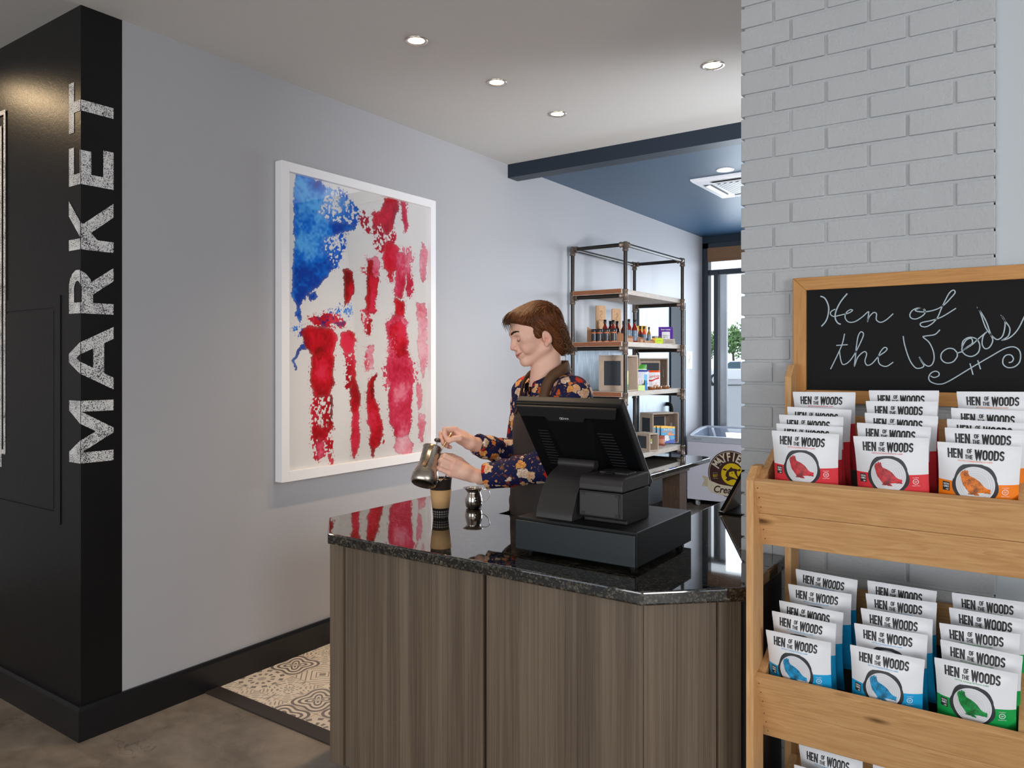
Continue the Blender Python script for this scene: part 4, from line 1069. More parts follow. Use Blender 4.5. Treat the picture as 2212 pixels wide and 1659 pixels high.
display(.455, 1388, 1410, 'low brown cardboard display box in front of the small bottles', .06, .028, .1)
# two wooden boards standing at the back
M_PALE = wood('pale_board', srgb(214, 176, 140), srgb(190, 150, 112), 'z', 2, .5, False)
for px, lb, zt in ((1297, 'upright wooden board with rounded top, left of two at the back', 2.0), (1331, 'upright wooden board with rounded top, right of two, behind the iron post', 1.99)):
    y = ypx(px, .12); hh = zt - PT[1]; w_ = .049
    t = thing('wooden_board', lb, 'board', (.12, y, PT[1]), (0, 0, math.radians(-24)), 'wooden boards on the second shelf')
    prof = [(-w_, 0), (w_, 0)] + [(w_-.014+.014*math.cos(a), hh-.014+.014*math.sin(a)) for a in [k*PI/8 for k in range(5)]] + [(-w_+.014+.014*math.cos(a), hh-.014+.014*math.sin(a)) for a in [PI/2+k*PI/8 for k in range(5)]]
    MB().prism(prof, lambda u, v, h: (h, u, v), -.006, .006).build('board', M_PALE, t, bevel=.001)
    bm_ = MB(); bm_.ribbon(smooth_path([(-.01, hh*.82), (.008, hh*.86), (.012, hh*.78), (-.006, hh*.74), (.006, hh*.66)], 5), .003, lambda a, b: (.0066, a, b))
    bm_.ribbon(smooth_path([(-.02, hh*.6), (-.008, hh*.64), (0, hh*.58), (.012, hh*.63), (.022, hh*.58)], 5), .003, lambda a, b: (.0066, a, b)); bm_.build('engraving', plain('burnt_engraving', srgb(110, 80, 58), .6), t)
# bags and boxes on the second shelf
mb, fr = pillow(.13, .165, .03)
mb.add([fr(x, z) for z in [.03+.015*j for j in range(7)] for x in [-.035+.0145*i for i in range(6)]], [(j*6+i, j*6+i+1, (j+1)*6+i+1, (j+1)*6+i) for j in range(6) for i in range(5)], 1)
put_text(mb, 'barnana', .022, lambda a, b: fr(a, .135+b, .002), 1, bold=.01, fit=.085)
put_text(mb, 'BANANA', .012, lambda a, b: fr(a, .082+b, .0035), 2, bold=.01, fit=.05); put_text(mb, 'BITES', .012, lambda a, b: fr(a, .066+b, .0035), 2, bold=.01, fit=.045)
for k in range(7): mb.lathe([(.006, 0), (.005, .003), (.0001, .004)], fr(-.026+.0085*k, .038+.006*(k % 3), .002), 8, 3, M=Matrix.Rotation(PI/2, 3, 'X'))
place(mb.build('snack_pouch', [plain('purple_film', srgb(96, 46, 158), .3), M_WHITEPR, M_INK, plain('choc', srgb(62, 30, 18), .5)]), .34, 1438, PT[1], FC, 'purple banana snack pouch at the right end of the second plank', 'snack pouch')
mb, fr = pillow(.10, .17, .02)
place(mb.build('snack_pouch', banded('gold_film', [(0, srgb(190, 140, 30)), (.1, srgb(226, 176, 48))])), .2, 1385, PT[1], FC, 'gold snack pouch peeking out behind the small sauce bottles', 'snack pouch')
mb = MB().box((-.04, -.02, 0), (.04, .02, .062), 0).box((-.04, -.0205, .050), (.04, .0205, .066), 1)
put_text(mb, 'BARE', .012, lambda a, b: (a, -.0208, .053+b), 2, bold=.01)
place(mb.build('snack_box', [plain('yellow_box', srgb(246, 182, 26), .45), plain('brown_box_top', srgb(62, 38, 30), .45), M_WHITEPR]), .38, 1418, PT[1]+.004, FC, 'small yellow snack box with brown top left of the purple pouch', 'snack box')
mb = MB().box((-.031, -.0015, 0), (.031, .0015, .046), 0)
put_text(mb, '2 FOR 5', .012, lambda a, b: (a, -.0018, .02+b), 1, bold=.01, fit=.04)
place(mb.build('price_card', [plain('lime_card', srgb(196, 220, 40), .6), plain('green_ink', srgb(70, 110, 20), .6)]), .49, 1424, PT[1], FC, 'lime green price card on the front edge of the second plank', 'price card', tilt=-.15)
mb = MB().prism([(-.055, 0), (.055, 0), (.05, .046), (-.05, .046)], lambda u, v, h: (u, h, v), -.03, .03)
for k in range(2): mb.ribbon([(-.035, .028-.012*k), (.035, .028-.012*k)], .005, lambda a, b: (a, -.0305, b), 1)
place(mb.build('display_tray', [plain('grey_card', srgb(182, 168, 156), .7), plain('grey_print', srgb(128, 116, 106), .6)]), .465, 1445, PT[1], FC, 'grey printed display tray below the purple pouch', 'display tray')

# crates: open towards local -y, chalk panel on the -x side, slot in the +x side
M_GREYW = wood('grey_washed_wood', srgb(194, 175, 158), srgb(164, 142, 125), 'z', 1.6, .6, False); M_GREYWH = wood('grey_washed_wood_flat', srgb(196, 180, 164), srgb(164, 146, 130), 'x', 1.6, .6, False)
M_CHALK = plain('chalk_panel', srgb(52, 56, 62), .7)
def crate(loc, yaw, w, h, d, label, panel=True):
    t = thing('wooden_crate', label, 'crate', loc, (0, 0, yaw), 'wooden crates on the pipe shelf')
    th = .012
    MB().box((-w/2, -d/2, 0), (w/2, d/2, th)).build('bottom', M_GREYWH, t, bevel=.003)
    MB().box((-w/2, -d/2, h-th), (w/2, d/2, h)).build('top', M_GREYWH, t, bevel=.004)
    MB().box((-w/2, d/2-th, th), (w/2, d/2, h-th)).build('back', M_GREYW, t)
    MB().box((-w/2, -d/2, th), (-w/2+th, d/2-th, h-th)).build('side', M_GREYW, t)
    if panel: MB().box((-w/2-.0015, -d*.30, h*.16), (-w/2, d*.30, h*.84)).build('chalk_panel', M_CHALK, t)
    # slotted side: four pieces round the slot in one mesh
    s0, s1, a0, a1 = -d*.12, d*.04, h*.36, h*.64
    s_ = MB(); x0, x1 = w/2-th, w/2
    out = [(-d/2, th), (d/2-th, th), (d/2-th, h-th), (-d/2, h-th)]
    inn = [(s0, a0), (s1, a0), (s1, a1), (s0, a1)]
    for xx in (x0, x1):
        v = [(xx, *p) for p in out] + [(xx, *p) for p in inn]; s_.add(v, [(i, (i+1) % 4, 4+(i+1) % 4, 4+i) for i in range(4)])
    s_.add([(x0, *p) for p in inn] + [(x1, *p) for p in inn], [(i, (i+1) % 4, 4+(i+1) % 4, 4+i) for i in range(4)])
    s_.add([(x0, *p) for p in out] + [(x1, *p) for p in out], [(i, (i+1) % 4, 4+(i+1) % 4, 4+i) for i in range(4)])
    s_.build('slotted_side', M_GREYW, t)
    MB().box((-w*.2, d/2-th-.0015, h*.2), (w*.42, d/2-th, h*.84)).build('chalk_panel', M_CHALK, t)
    return t
crate((.36, ypx(1336, .36), PT[2]), math.radians(88), .20, .288, .25, 'grey wooden crate with chalk panel at the left end of the third plank')
crate((.24, ypx(1404, .24), PT[2]), math.radians(48), .285, .27, .16, 'grey wooden crate of snacks in the middle of the third plank')
crate((.27, ypx(1424, .27), PT[3]), math.radians(62), .30, .28, .19, 'large grey wooden crate of lunch kits on the lowest plank')
t = crate((.44, ypx(1397, .44), PT[3]), math.radians(70), .11, .15, .17, 'small pale wooden crate in front of the large one on the lowest plank')
# third plank
mb, fr = pillow(.12, .16, .03)
put_text(mb, 'Combos', .034, lambda a, b: fr(a, .098+b*1.0+a*.12, .002), 1, bold=.012, fit=.105)
mb.ribbon(smooth_path([(-.045, .075), (-.015, .07), (.02, .085), (.05, .095)], 4), .013, lambda a, b: fr(a, b, .002), 1)
for k in range(3): mb.ribbon([(-.02, .056-.01*k), (.028, .056-.01*k)], .004, lambda a, b: fr(a, b, .002), 2)
for k in range(5): mb.lathe([(.011, 0), (.009, .004), (.0001, .006)], fr(.004+.010*k, .016+.006*(k % 2), .001), 10, 3, M=Matrix.Rotation(PI/2, 3, 'X'))
place(mb.build('snack_pouch', [banded('combos_film', [(0, srgb(238, 236, 238)), (.143, srgb(240, 84, 26))]), plain('red_print', srgb(206, 24, 30), .45), plain('pink_print', srgb(236, 130, 120), .5), plain('pretzel', srgb(206, 128, 40), .5)]), .36, 1411, PT[2], FC, 'white snack pouch with red lettering and orange top beside the crate', 'snack pouch')
mb, fr = pillow(.125, .165, .028)
for k in range(2): mb.ribbon([(-.03, .10-.014*k), (.035, .10-.014*k)], .006, lambda a, b: fr(a, b, .002), 1)
for k in range(8): mb.lathe([(.008, 0), (.006, .003), (.0001, .005)], fr(-.04+.012*k, .035+.012*((k*3) % 4), .001), 10, 2+k % 2, M=Matrix.Rotation(PI/2, 3, 'X'))
place(mb.build('snack_pouch', [banded('white_blue_film', [(0, srgb(226, 226, 236)), (.150, srgb(44, 62, 160))]), plain('slate_print', srgb(96, 100, 120), .5), plain('plum_print', srgb(122, 44, 96), .5), plain('leaf_print', srgb(110, 160, 70), .5)]), .33, 1386, PT[2], FC, 'white snack pouch with a blue top edge in the middle crate', 'snack pouch')
mb, fr = pillow(.10, .20, .02)
place(mb.build('snack_pouch', banded('green_film', [(0, srgb(40, 130, 40)), (.12, srgb(96, 178, 52)), (.15, srgb(200, 226, 180)), (.16, srgb(70, 160, 44))])), .22, 1385, PT[2]+.013, FC, 'bright green snack pouch leaning inside the middle crate', 'snack pouch')
mb, fr = pillow(.10, .15, .03)
place(mb.build('snack_pouch', banded('lime_film', [(0, srgb(60, 150, 50)), (.04, srgb(206, 214, 60)), (.1, srgb(230, 222, 80))])), .42, 1346, PT[2]+.013, math.radians(60), 'yellow and green snack pouch inside the left crate', 'snack pouch')
mb, fr = pillow(.05, .13, .02)
place(mb.build('snack_pouch', banded('silver_film', [(0, srgb(200, 196, 204)), (.05, srgb(226, 224, 230))], .3)), .40, 1364, PT[2], FC, 'small silver snack pouch behind the green display carton', 'snack pouch')
t = thing('display_carton', 'lime green display carton of snack bars on the front of the third plank', 'display carton', (.46, ypx(1377, .46), PT[2]), (0, 0, FC))
MG = plain('lime_carton', srgb(128, 168, 36), .5); MGP = plain('pale_lime_carton', srgb(200, 226, 150), .5)
for x in (-.06, .058): MB().prism([(-.03, 0), (.07, 0), (.07, .085), (-.03, .05)], lambda u, v, h: (h, u, v), x, x+.002).build('side', MG, t)
MB().box((-.06, -.032, 0), (.06, -.030, .045)).build('front', MGP, t)
MB().box((-.06, .07, 0), (.06, .072, .085)).build('back', MG, t); MB().box((-.06, -.03, 0), (.06, .07, .002)).build('bottom', MG, t)
for k in range(6):
    a = FC; lx = -.045 + .018*k; ly = .0 + .018*(k % 3)
    b_ = MB(); b_.add([(-.008, -.004, 0), (.008, -.004, 0), (.008, .004, 0), (-.008, .004, 0), (-.008, -.001, .105), (.008, -.001, .105), (.008, .001, .105), (-.008, .001, .105)], [(0, 3, 2, 1), (4, 5, 6, 7), (0, 1, 5, 4), (1, 2, 6, 5), (2, 3, 7, 6), (3, 0, 4, 7)])
    o = b_.build('snack_bar', banded('bar_film', [(0, srgb(110, 40, 90) if k % 2 else srgb(70, 40, 36)), (.045, srgb(214, 206, 216))], .35))
    o.location = (.46 + lx*math.cos(a) - ly*math.sin(a), ypx(1377, .46) + lx*math.sin(a) + ly*math.cos(a), PT[2]+.002); o.rotation_euler = (.08, 0, a)
    tag(o, 'slim wrapped snack bar standing in the lime green carton', 'snack bar', 'snack bars in the green carton')
o = MB().box((-.012, -.003, 0), (.012, .003, .13)).build('snack_bar', banded('blue_bar_film', [(0, srgb(40, 130, 206)), (.08, srgb(110, 186, 230))]))
place(o, .47, 1394.5, PT[2], FC, 'bright blue wrapped bar standing right of the lime carton', 'snack bar')
for px, lb in ((1408, 'left'), (1421, 'middle'), (1438, 'right')):
    mb = MB().lathe([(.022, 0), (.031, .003), (.034, .022), (.033, .026), (.0001, .027)], n=20)
    mb.lathe([(.034, .0225), (.0355, .0255), (.034, .027)], n=20, mi=1)
    place(mb.build('candy_cup', [plain('brown_candy_wrap', srgb(140, 84, 46), .35), plain('foil_rim', srgb(210, 190, 170), .25, metal=.6)]), .47, px, PT[2], 0, 'round brown foil candy cup, %s of three on the third plank' % lb, 'candy cup', 'candy cups on the third plank')
# lowest plank
for k, (px, x, lb) in enumerate(((1443, .40, 'front'), (1434, .37, 'middle'), (1427, .345, 'rear'))):
    w_, h_ = .125, .15
    mb = MB().box((-w_/2, -.012, 0), (w_/2, .012, h_), 0).box((-w_/2-.0002, -.0123, h_-.018), (w_/2+.0002, .0123, h_+.0003), 1)
    F = lambda a, b: (a, -.0128, b)
    mb.add([F(-w_/2, .07), F(w_/2, .07), F(w_/2, h_-.018), F(-w_/2, h_-.018)], [(0, 1, 2, 3)], 2)
    F2 = lambda a, b: (a, -.0134, b)
    for cx_, cz_, r__, mi in ((-.012, .045, .032, 4), (.032, .05, .026, 2), (.014, .082, .018, 3), (.042, .076, .012, 3)):
        mb.add([F2(cx_+r__*math.cos(q*PI/10), cz_+r__*.8*math.sin(q*PI/10)) for q in range(20)], [tuple(range(20))], mi)
    F3 = lambda a, b: (a, -.0140, b)
    put_text(mb, 'StarKist', .02, lambda a, b: F3(a, h_-.036+b), 4, bold=.012, fit=.075)
    put_text(mb, 'Lunch To-Go', .024, lambda a, b: F3(a, .096+b), 3, bold=.014, fit=.105)
    for q in range(2): mb.ribbon([(-.055, .018-.007*q), (-.02, .018-.007*q)], .003, F3, 4)
    o = mb.build('lunch_kit', [plain('blue_carton', srgb(28, 62, 176), .4), plain('yellow_top', srgb(250, 190, 30), .4), plain('cyan_carton', srgb(46, 160, 206), .4), plain('orange_print', srgb(244, 132, 40), .4), M_WHITEPR])
    place(o, .40, 1443, PT[3]+.0125, FC+.06, 'blue and yellow lunch kit carton in the large crate, %s of three' % lb, 'lunch kit', 'lunch kits in the large crate', tilt=-.12)
    o.location += Vector((-.0140, .0290, 0))*k + Vector((-.9, -.42, 0))*.034*k
mb, fr = pillow(.07, .09, .02)
place(mb.build('snack_pouch', banded('salmon_film', [(0, srgb(150, 80, 66)), (.02, srgb(206, 140, 120)), (.06, srgb(180, 100, 80))])), .44, 1428, PT[3]+.0125, FC-.5, 'pink and brown snack pouch in front of the lunch kits', 'snack pouch')
o = MB().lathe([(.018, 0), (.02, .004), (.02, .07), (.012, .085), (.012, .1), (.0001, .101)], n=20).build('white_bottle', M_WHITEP)
place(o, .47, 1369, PT[3], 0, 'small white bottle at the left of the lowest plank', 'bottle')
mb, fr = pillow(.05, .12, .015)
place(mb.build('snack_pouch', banded('white_green_film', [(0, srgb(232, 236, 230)), (.06, srgb(180, 204, 60))])), .40, 1402, PT[3]+.001, FC, 'white and lime pouch between the two lower crates', 'snack pouch')

# ================================================================ ice cream freezer by the window
M_FRZ = plain('white_freezer_enamel', srgb(226, 224, 236), .3, var=.01)
t = thing('ice_cream_freezer', 'white chest freezer with sloped glass lid under the shop window', 'freezer', (.075, 7.7, 0))
MB().box((0, 0, .075), (1.15, .57, .683)).build('body', M_FRZ, t, bevel=.006)
M_GREYTRIM = plain('grey_lid_trim', srgb(190, 194, 204), .35)
side = [(0, .684), (0, .747)] + [(.07+.42*k/6, .747+.068*math.sin(k/6*PI/2)) for k in range(7)] + [(.57, .815), (.57, .684)]
for x in (-.004, 1.114): MB().prism(side, lambda u, v, h: (h, u, v), x, x+.04).build('lid_side', M_GREYTRIM, t, bevel=.003)
MB().box((.0, -.006, .684), (1.15, .05, .747)).build('front_trim', M_GREYTRIM, t, bevel=.004)
MB().box((.0, .535, .684), (1.15, .575, .818)).build('rear_trim', M_GREYTRIM, t, bevel=.004)
mb = MB(); n = 8
v = [(x, .05+.485*k/n, .742+.062*math.sin(k/n*PI/2)) for k in range(n+1) for x in (.036, 1.114)]
mb.add(v, [(2*k, 2*k+1, 2*k+3, 2*k+2) for k in range(n)], 0, True); mb.build('glass_lid', m_glass('freezer_glass', (.9, .95, .97), .8), t)
MB().box((.036, .05, .60), (1.114, .535, .61)).build('basket', plain('freezer_inside', srgb(210, 222, 232), .5), t)
for x in (.09, 1.06):
    for y in (.08, .49):
        c_ = MB().lathe([(.036, -.014), (.04, -.010), (.04, .010), (.036, .014)], (x, y, .040), 20, M=Matrix.Rotation(PI/2, 3, 'Y')); c_.box((x-.02, y-.02, .06), (x+.02, y+.02, .078))
        c_.build('caster', plain('grey_caster', srgb(180, 180, 184), .4), t)
lg = MB(); lx, lz, R = .475, .373, .243
F = lambda lift: (lambda a, b: (lx+a, -.0012-lift, lz+b))
def disc(r, mi, lift, cx_=0, cz_=0, n=48, sz=1.0):
    f = F(lift); lg.add([f(cx_+r*math.cos(2*PI*k/n), cz_+r*sz*math.sin(2*PI*k/n)) for k in range(n)], [tuple(range(n))], mi)
disc(R, 0, 0); lg.ribbon([(R*.95*math.cos(2*PI*k/48), R*.95*math.sin(2*PI*k/48)) for k in range(48)], .004, F(.0004), 1, True)
disc(.113, 2, .0008, .01, 0)
# arched name
arc = 'MAYFIELD'; a0, a1 = 158, 22
vsf = lambda ch: text2d(ch, .118, .035, .70)
for k, ch_ in enumerate(arc):
    a = math.radians(a0 + (a1-a0)*(k+.5)/len(arc)); vs, fs, w_ = vsf(ch_)
    f = F(.0008); rr = .138
    lg.add([f(rr*math.cos(a) + (x-w_/2)*math.sin(a) + y*math.cos(a), rr*math.sin(a) - (x-w_/2)*math.cos(a) + y*math.sin(a)) for x, y in vs], fs, 1)
put_text(lg, 'EST', .034, lambda a, b: F(.0008)(-.165+a, -.04+b), 2, bold=.012)
for zz in (.0, -.055): lg.ribbon([(-.19, zz), (-.14, zz)], .002, F(.0008), 1)
# cow head: plain drawing in brown on yellow
cow = [(-.06,-.02),(-.045,.03),(-.02,.05),(.0,.075),(.02,.06),(.05,.06),(.075,.05),(.06,.03),(.065,.0),(.085,-.03),(.09,-.055),(.07,-.065),(.04,-.05),(.0,-.055),(-.03,-.075),(-.06,-.06),(-.04,-.04)]
def fill(pts, mi, lift):
    bm = bmesh.new(); f_ = bm.faces.new([bm.verts.new((x, y, 0)) for x, y in pts]); bmesh.ops.triangulate(bm, faces=[f_]); bm.verts.index_update(); fn = F(lift)
    lg.add([fn(v_.co.x, v_.co.y) for v_ in bm.verts], [tuple(v_.index for v_ in q.verts) for q in bm.faces], mi); bm.free()
fill(cow, 0, .0012); fill([(-.02,.02),(.03,.035),(.045,.0),(.07,-.035),(.06,-.045),(.02,-.03),(-.02,-.02)], 2, .0016)
for ex, ey in ((.012, .012), (.042, .016)): disc(.006, 0, .002, ex, ey, 12)
fill([(-.04,.045),(-.075,.055),(-.09,.04),(-.055,.03)], 0, .0012); fill([(.065,.05),(.095,.065),(.10,.045),(.08,.035)], 0, .0012)
# ribbon
fill([(-.31,-.035),(-.24,-.05),(-.24,-.15),(-.31,-.145),(-.285,-.09)], 3, .0006)
fill([(-.245,-.06),(-.22,-.085),(-.12,-.115),(0,-.125),(.12,-.115),(.22,-.085),(.245,-.06),(.245,-.175),(.2,-.205),(.1,-.225),(0,-.232),(-.1,-.225),(-.2,-.205),(-.245,-.175)], 1, .0016)
put_text(lg, 'Creamery', .1, lambda a, b: F(.0026)(.01+a, -.2+b+.0*a), 0, bold=.022, shear=.25, fit=.40)
lg.build('emblem', [plain('emblem_brown', srgb(66, 34, 32), .45), plain('emblem_cream', srgb(226, 212, 184), .5), plain('emblem_yellow', srgb(232, 196, 8), .45), plain('emblem_ribbon', srgb(206, 192, 164), .5)], t)
lg = MB(); put_text(lg, 'LIEBHERR', .022, lambda a, b: (.11+a, -.0068, .708+b), 0, fit=.11); lg.build('maker_lettering', plain('grey_lettering', srgb(120, 124, 134), .5), t)

# ================================================================ outside the window
structure('street', MB().add([(-60, 8.6, -.06), (60, 8.6, -.06), (60, 90, .62), (-60, 90, .62)], [(0, 1, 2, 3)]), plain('sunlit_asphalt', srgb(128, 132, 140), .9, var=.06, scale=2))
_pc = at(1537, 820, 45) + _R*1.4
t = thing('parked_car', 'white car parked across the street beyond the shop window', 'car', (_pc.x, _pc.y, .245), (0, 0, math.radians(34.8)))
def cpt(u, v, h): return (u, h, v)
body = [(-2.2, .35), (-2.25, .62), (-2.15, .85), (-1.2, .95), (2.0, .98), (2.25, .86), (2.3, .6), (2.25, .32)]
MB().prism(body, cpt, -.85, .85).build('body', plain('white_car_paint', srgb(236, 238, 240), .25, coat=.5), t, bevel=.05)
MB().prism([(-1.15, .95), (-.55, 1.42), (1.05, 1.44), (1.85, .98)], cpt, -.74, .74).build('cabin', plain('white_car_roof', srgb(232, 234, 238), .3), t, bevel=.04)
MB().prism([(-1.0, .99), (-.52, 1.36), (.1, 1.38), (.1, .99)], cpt, -.75, .75).prism([(.2, .99), (.2, 1.38), (1.0, 1.38), (1.6, 1.0)], cpt, -.75, .75).build('window', plain('car_glass', srgb(70, 96, 112), .15), t)
for x in (-1.4, 1.4):
    for y in (-.80, .80):
        w_ = MB().lathe([(.33, -.1), (.35, -.08), (.35, .08), (.33, .1)], (x, y, .33), 28, M=Matrix.Rotation(PI/2, 3, 'X')).build('wheel', plain('tyre', srgb(40, 42, 46), .7), t)
        MB().lathe([(.22, -.105), (.22, .105)], (x, y, .33), 20, M=Matrix.Rotation(PI/2, 3, 'X')).build('hubcap', M_ALU, w_)
def tree(x, y, zc, R, label, seed):
    rg = random.Random(seed); t = thing('street_tree', label, 'tree', (x, y, 0), group='trees across the street')
    MB().tube(smooth_path([(0, 0, -.1), (.05, 0, 1.0), (-.03, .05, zc-R*.6), (.0, 0, zc+R*.3)], 4), [.12 - .005*k for k in range(13)], 8).build('trunk', plain('bark', srgb(96, 84, 72), .9), t)
    f = MB()
    for k in range(900):
        d = Vector((rg.gauss(0, 1), rg.gauss(0, 1), rg.gauss(0, 1))).normalized()*(rg.random()**.45)*R; d.z *= 1.05
        lob = .75 + .25*math.sin(d.x*5/R)*math.cos(d.z*6/R)
        c = Vector((0, 0, zc)) + d*lob; a = Vector((rg.gauss(0, 1), rg.gauss(0, 1), rg.gauss(0, 1))).normalized()*.14; b = a.orthogonal().normalized()*.08
        f.add([c-a, c+b, c+a, c-b], [(0, 1, 2, 3)])
    f.build('foliage', plain('leaf_green', srgb(104, 140, 84), .7, var=.3, scale=3), t)
p = at(1584, 735, 56); tree(p.x, p.y, p.z, 1.45, 'leafy green street tree standing above the white car, right of the dark mullion', 1)
p = at(1533, 745, 66); tree(p.x, p.y, p.z, 1.3, 'smaller leafy street tree left of the dark window mullion', 2)
# ================================================================ distance-field modelling for the person
f32 = np.float32
def V3(v): return np.array(v, dtype=f32)
def smin(a, b, k): 
    h = np.clip(.5 + .5*(b-a)/k, 0, 1); return b + (a-b)*h - k*h*(1-h)
def smax(a, b, k): return -smin(-a, -b, k)
def cone(P, a, b, ra, rb):
    a, b = V3(a), V3(b); ba = b-a; t = np.clip(((P-a) @ ba)/max(float(ba @ ba), 1e-9), 0, 1)
    return np.linalg.norm(P - a - t[..., None]*ba, axis=-1) - (ra + (rb-ra)*t)
def ell(P, c, r, R=None):
    q = P - V3(c)
    if R is not None: q = q @ R
    r = V3(r); k0 = np.linalg.norm(q/r, axis=-1); k1 = np.linalg.norm(q/(r*r), axis=-1)
    return k0*(k0-1)/np.maximum(k1, 1e-6)
def chain(P, pts, rs, k=.004):
    d = None
    for i in range(len(pts)-1):
        e = cone(P, pts[i], pts[i+1], rs[i], rs[i+1]); d = e if d is None else smin(d, e, k)
    return d
def nets(field, lo, hi, h):
    """naive surface nets of field<0 on a grid"""
    lo = np.array(lo, float); n = np.maximum(np.ceil((np.array(hi)-lo)/h).astype(int)+1, 3)
    ax = [lo[i] + h*np.arange(n[i]) for i in range(3)]
    F = np.empty(n, dtype=f32)
    for i in range(n[0]):
        Y, Z = np.meshgrid(ax[1], ax[2], indexing='ij'); P = np.stack([np.full_like(Y, ax[0][i]), Y, Z], -1).astype(f32)
        F[i] = field(P)
    S = F < 0; m = n-1
    cnt = np.zeros(m, dtype=np.int32); acc = np.zeros((*m, 3), dtype=f32)
    off = [(a, b, c) for a in (0, 1) for b in (0, 1) for c in (0, 1)]
    sl = lambda o: tuple(slice(o[i], o[i]+m[i]) for i in range(3))
    for o in off:
        for axi in range(3):
            if o[axi]: continue
            p = list(o); p[axi] = 1; p = tuple(p)
            A, B = F[sl(o)], F[sl(p)]; x = (A < 0) != (B < 0)
            t = np.where(x, A/np.where(x, A-B, 1), 0)
            cnt += x
            for j in range(3): acc[..., j] += np.where(x, (t if j == axi else o[j]), 0)
    act = cnt > 0; idx = -np.ones(m, dtype=np.int64); idx[act] = np.arange(act.sum())
    g = np.argwhere(act); verts = lo + h*(g + acc[act]/cnt[act][:, None])
    faces = []
    for axi in range(3):
        u, v = (axi+1) % 3, (axi+2) % 3
        A = S[tuple(slice(0, m[i]) if i == axi else slice(1, m[i]) for i in range(3))]
        B = S[tuple(slice(1, m[i]+1) if i == axi else slice(1, m[i]) for i in range(3))]
        e = np.argwhere(A != B)
        if not len(e): continue
        inside = A[tuple(e.T)]
        base = e.copy(); base[:, u] += 1; base[:, v] += 1
        def at_(du, dv):
            q = base.copy(); q[:, u] -= du; q[:, v] -= dv; return idx[tuple(q.T)]
        q = np.stack([at_(0, 0), at_(1, 0), at_(1, 1), at_(0, 1)], 1)
        q = np.where(inside[:, None], q, q[:, ::-1]); faces.append(q)
    faces = np.concatenate(faces) if faces else np.zeros((0, 4), int)
    faces = faces[(faces >= 0).all(1)]
    return verts, faces
def np_mesh(name, v, f, mats, parent=None, smooth=True, colors=None, midx=None):
    me = bpy.data.meshes.new(name); me.from_pydata([tuple(p) for p in v], [], [tuple(int(i) for i in q) for q in f])
    for m in (mats if isinstance(mats, list) else [mats]): me.materials.append(m)
    me.polygons.foreach_set('use_smooth', [smooth]*len(me.polygons))
    if midx is not None: me.polygons.foreach_set('material_index', midx)
    if colors is not None:
        ca = me.color_attributes.new('tint', 'FLOAT_COLOR', 'POINT'); ca.data.foreach_set('color', np.concatenate([colors, np.ones((len(colors), 1))], 1).astype(f32).ravel())
    me.update(); o = bpy.data.objects.new(name, me); COL.objects.link(o)
    if parent is not None: o.parent = parent
    return o
def hexpt(x, y, t): return np.array(at(870 + .15672*x, 900 + .15672*y, t))     # point seen in the close view of the hands

# ---------------------------------------------------------------- skeleton (metres, world)
az = math.radians(231.0); pit = math.radians(16)
hf0 = np.array([math.cos(az), math.sin(az), 0]); hl = np.array([-hf0[1], hf0[0], 0])
hf = hf0*math.cos(pit) - np.array([0, 0, 1])*math.sin(pit); hu = np.cross(hf, hl)
HR = np.stack([hf, hl, hu], 1)            # local -> world
HS = 1.03
H0 = np.array(at(1161, 733, 3.05))
hw = lambda p: H0 + HR @ (np.array(p)*HS)
taz = math.radians(243); tf = np.array([math.cos(taz), math.sin(taz), 0]); tl = np.array([-tf[1], tf[0], 0]); tz = np.array([0, 0, 1.0])
TR = np.stack([tf, tl, tz], 1)
NB = np.array(at(1181, 832, 3.07))
TC = np.array([NB[0] + .012, NB[1] + .02, 0])                    # body axis on the floor
tw = lambda f_, l_, z_: TC + tf*f_ + tl*l_ + tz*z_
SL, SR = tw(.012, .172, 1.392), tw(.012, -.172, 1.386)
EL, ER = np.array(at(1190, 1003, 2.87)), np.array(at(1122, 985, 3.19))
WL, WR = np.array(at(1037, 1032, 2.925)), np.array(at(1018, 957, 2.995))
# left hand: four fingers over the jug handle, back of the hand towards the room
LM = [hexpt(732, 606, 2.902), hexpt(703, 662, 2.893), hexpt(683, 722, 2.891), hexpt(655, 785, 2.895)]
LF = [[LM[0], hexpt(580, 540, 2.895), hexpt(552, 548, 2.915), hexpt(580, 565, 2.935)],
      [LM[1], hexpt(540, 595, 2.885), hexpt(518, 608, 2.906), hexpt(550, 625, 2.932)],
      [LM[2], hexpt(545, 664, 2.882), hexpt(520, 668, 2.904), hexpt(556, 690, 2.930)],
      [LM[3], hexpt(520, 725, 2.886), hexpt(478, 706, 2.900), hexpt(512, 716, 2.925)]]
LT = [hexpt(905, 700, 2.945), hexpt(790, 600, 2.952), hexpt(680, 545, 2.955), hexpt(590, 525, 2.952)]
# right hand: pinching the spoon
RM = [hexpt(720, 172, 2.982), hexpt(705, 196, 3.000), hexpt(700, 232, 3.016), hexpt(712, 280, 3.028)]
RF = [[RM[0], hexpt(580, 172, 2.962), hexpt(578, 235, 2.952), hexpt(604, 300, 2.950)],
      [RM[1], hexpt(530, 232, 2.985), hexpt(530, 305, 2.970), hexpt(560, 368, 2.962)],
      [RM[2], hexpt(545, 300, 3.005), hexpt(565, 368, 2.988), hexpt(600, 402, 2.976)],
      [RM[3], hexpt(600, 370, 3.020), hexpt(630, 410, 3.005), hexpt(660, 420, 2.990)]]
RT = [hexpt(850, 325, 2.966), hexpt(790, 292, 2.944), hexpt(705, 302, 2.940), hexpt(644, 332, 2.943)]
FR = [(.0108, .0098, .0090, .0078), (.0110, .0100, .0092, .0080), (.0104, .0096, .0088, .0076), (.0094, .0084, .0078, .0068)]
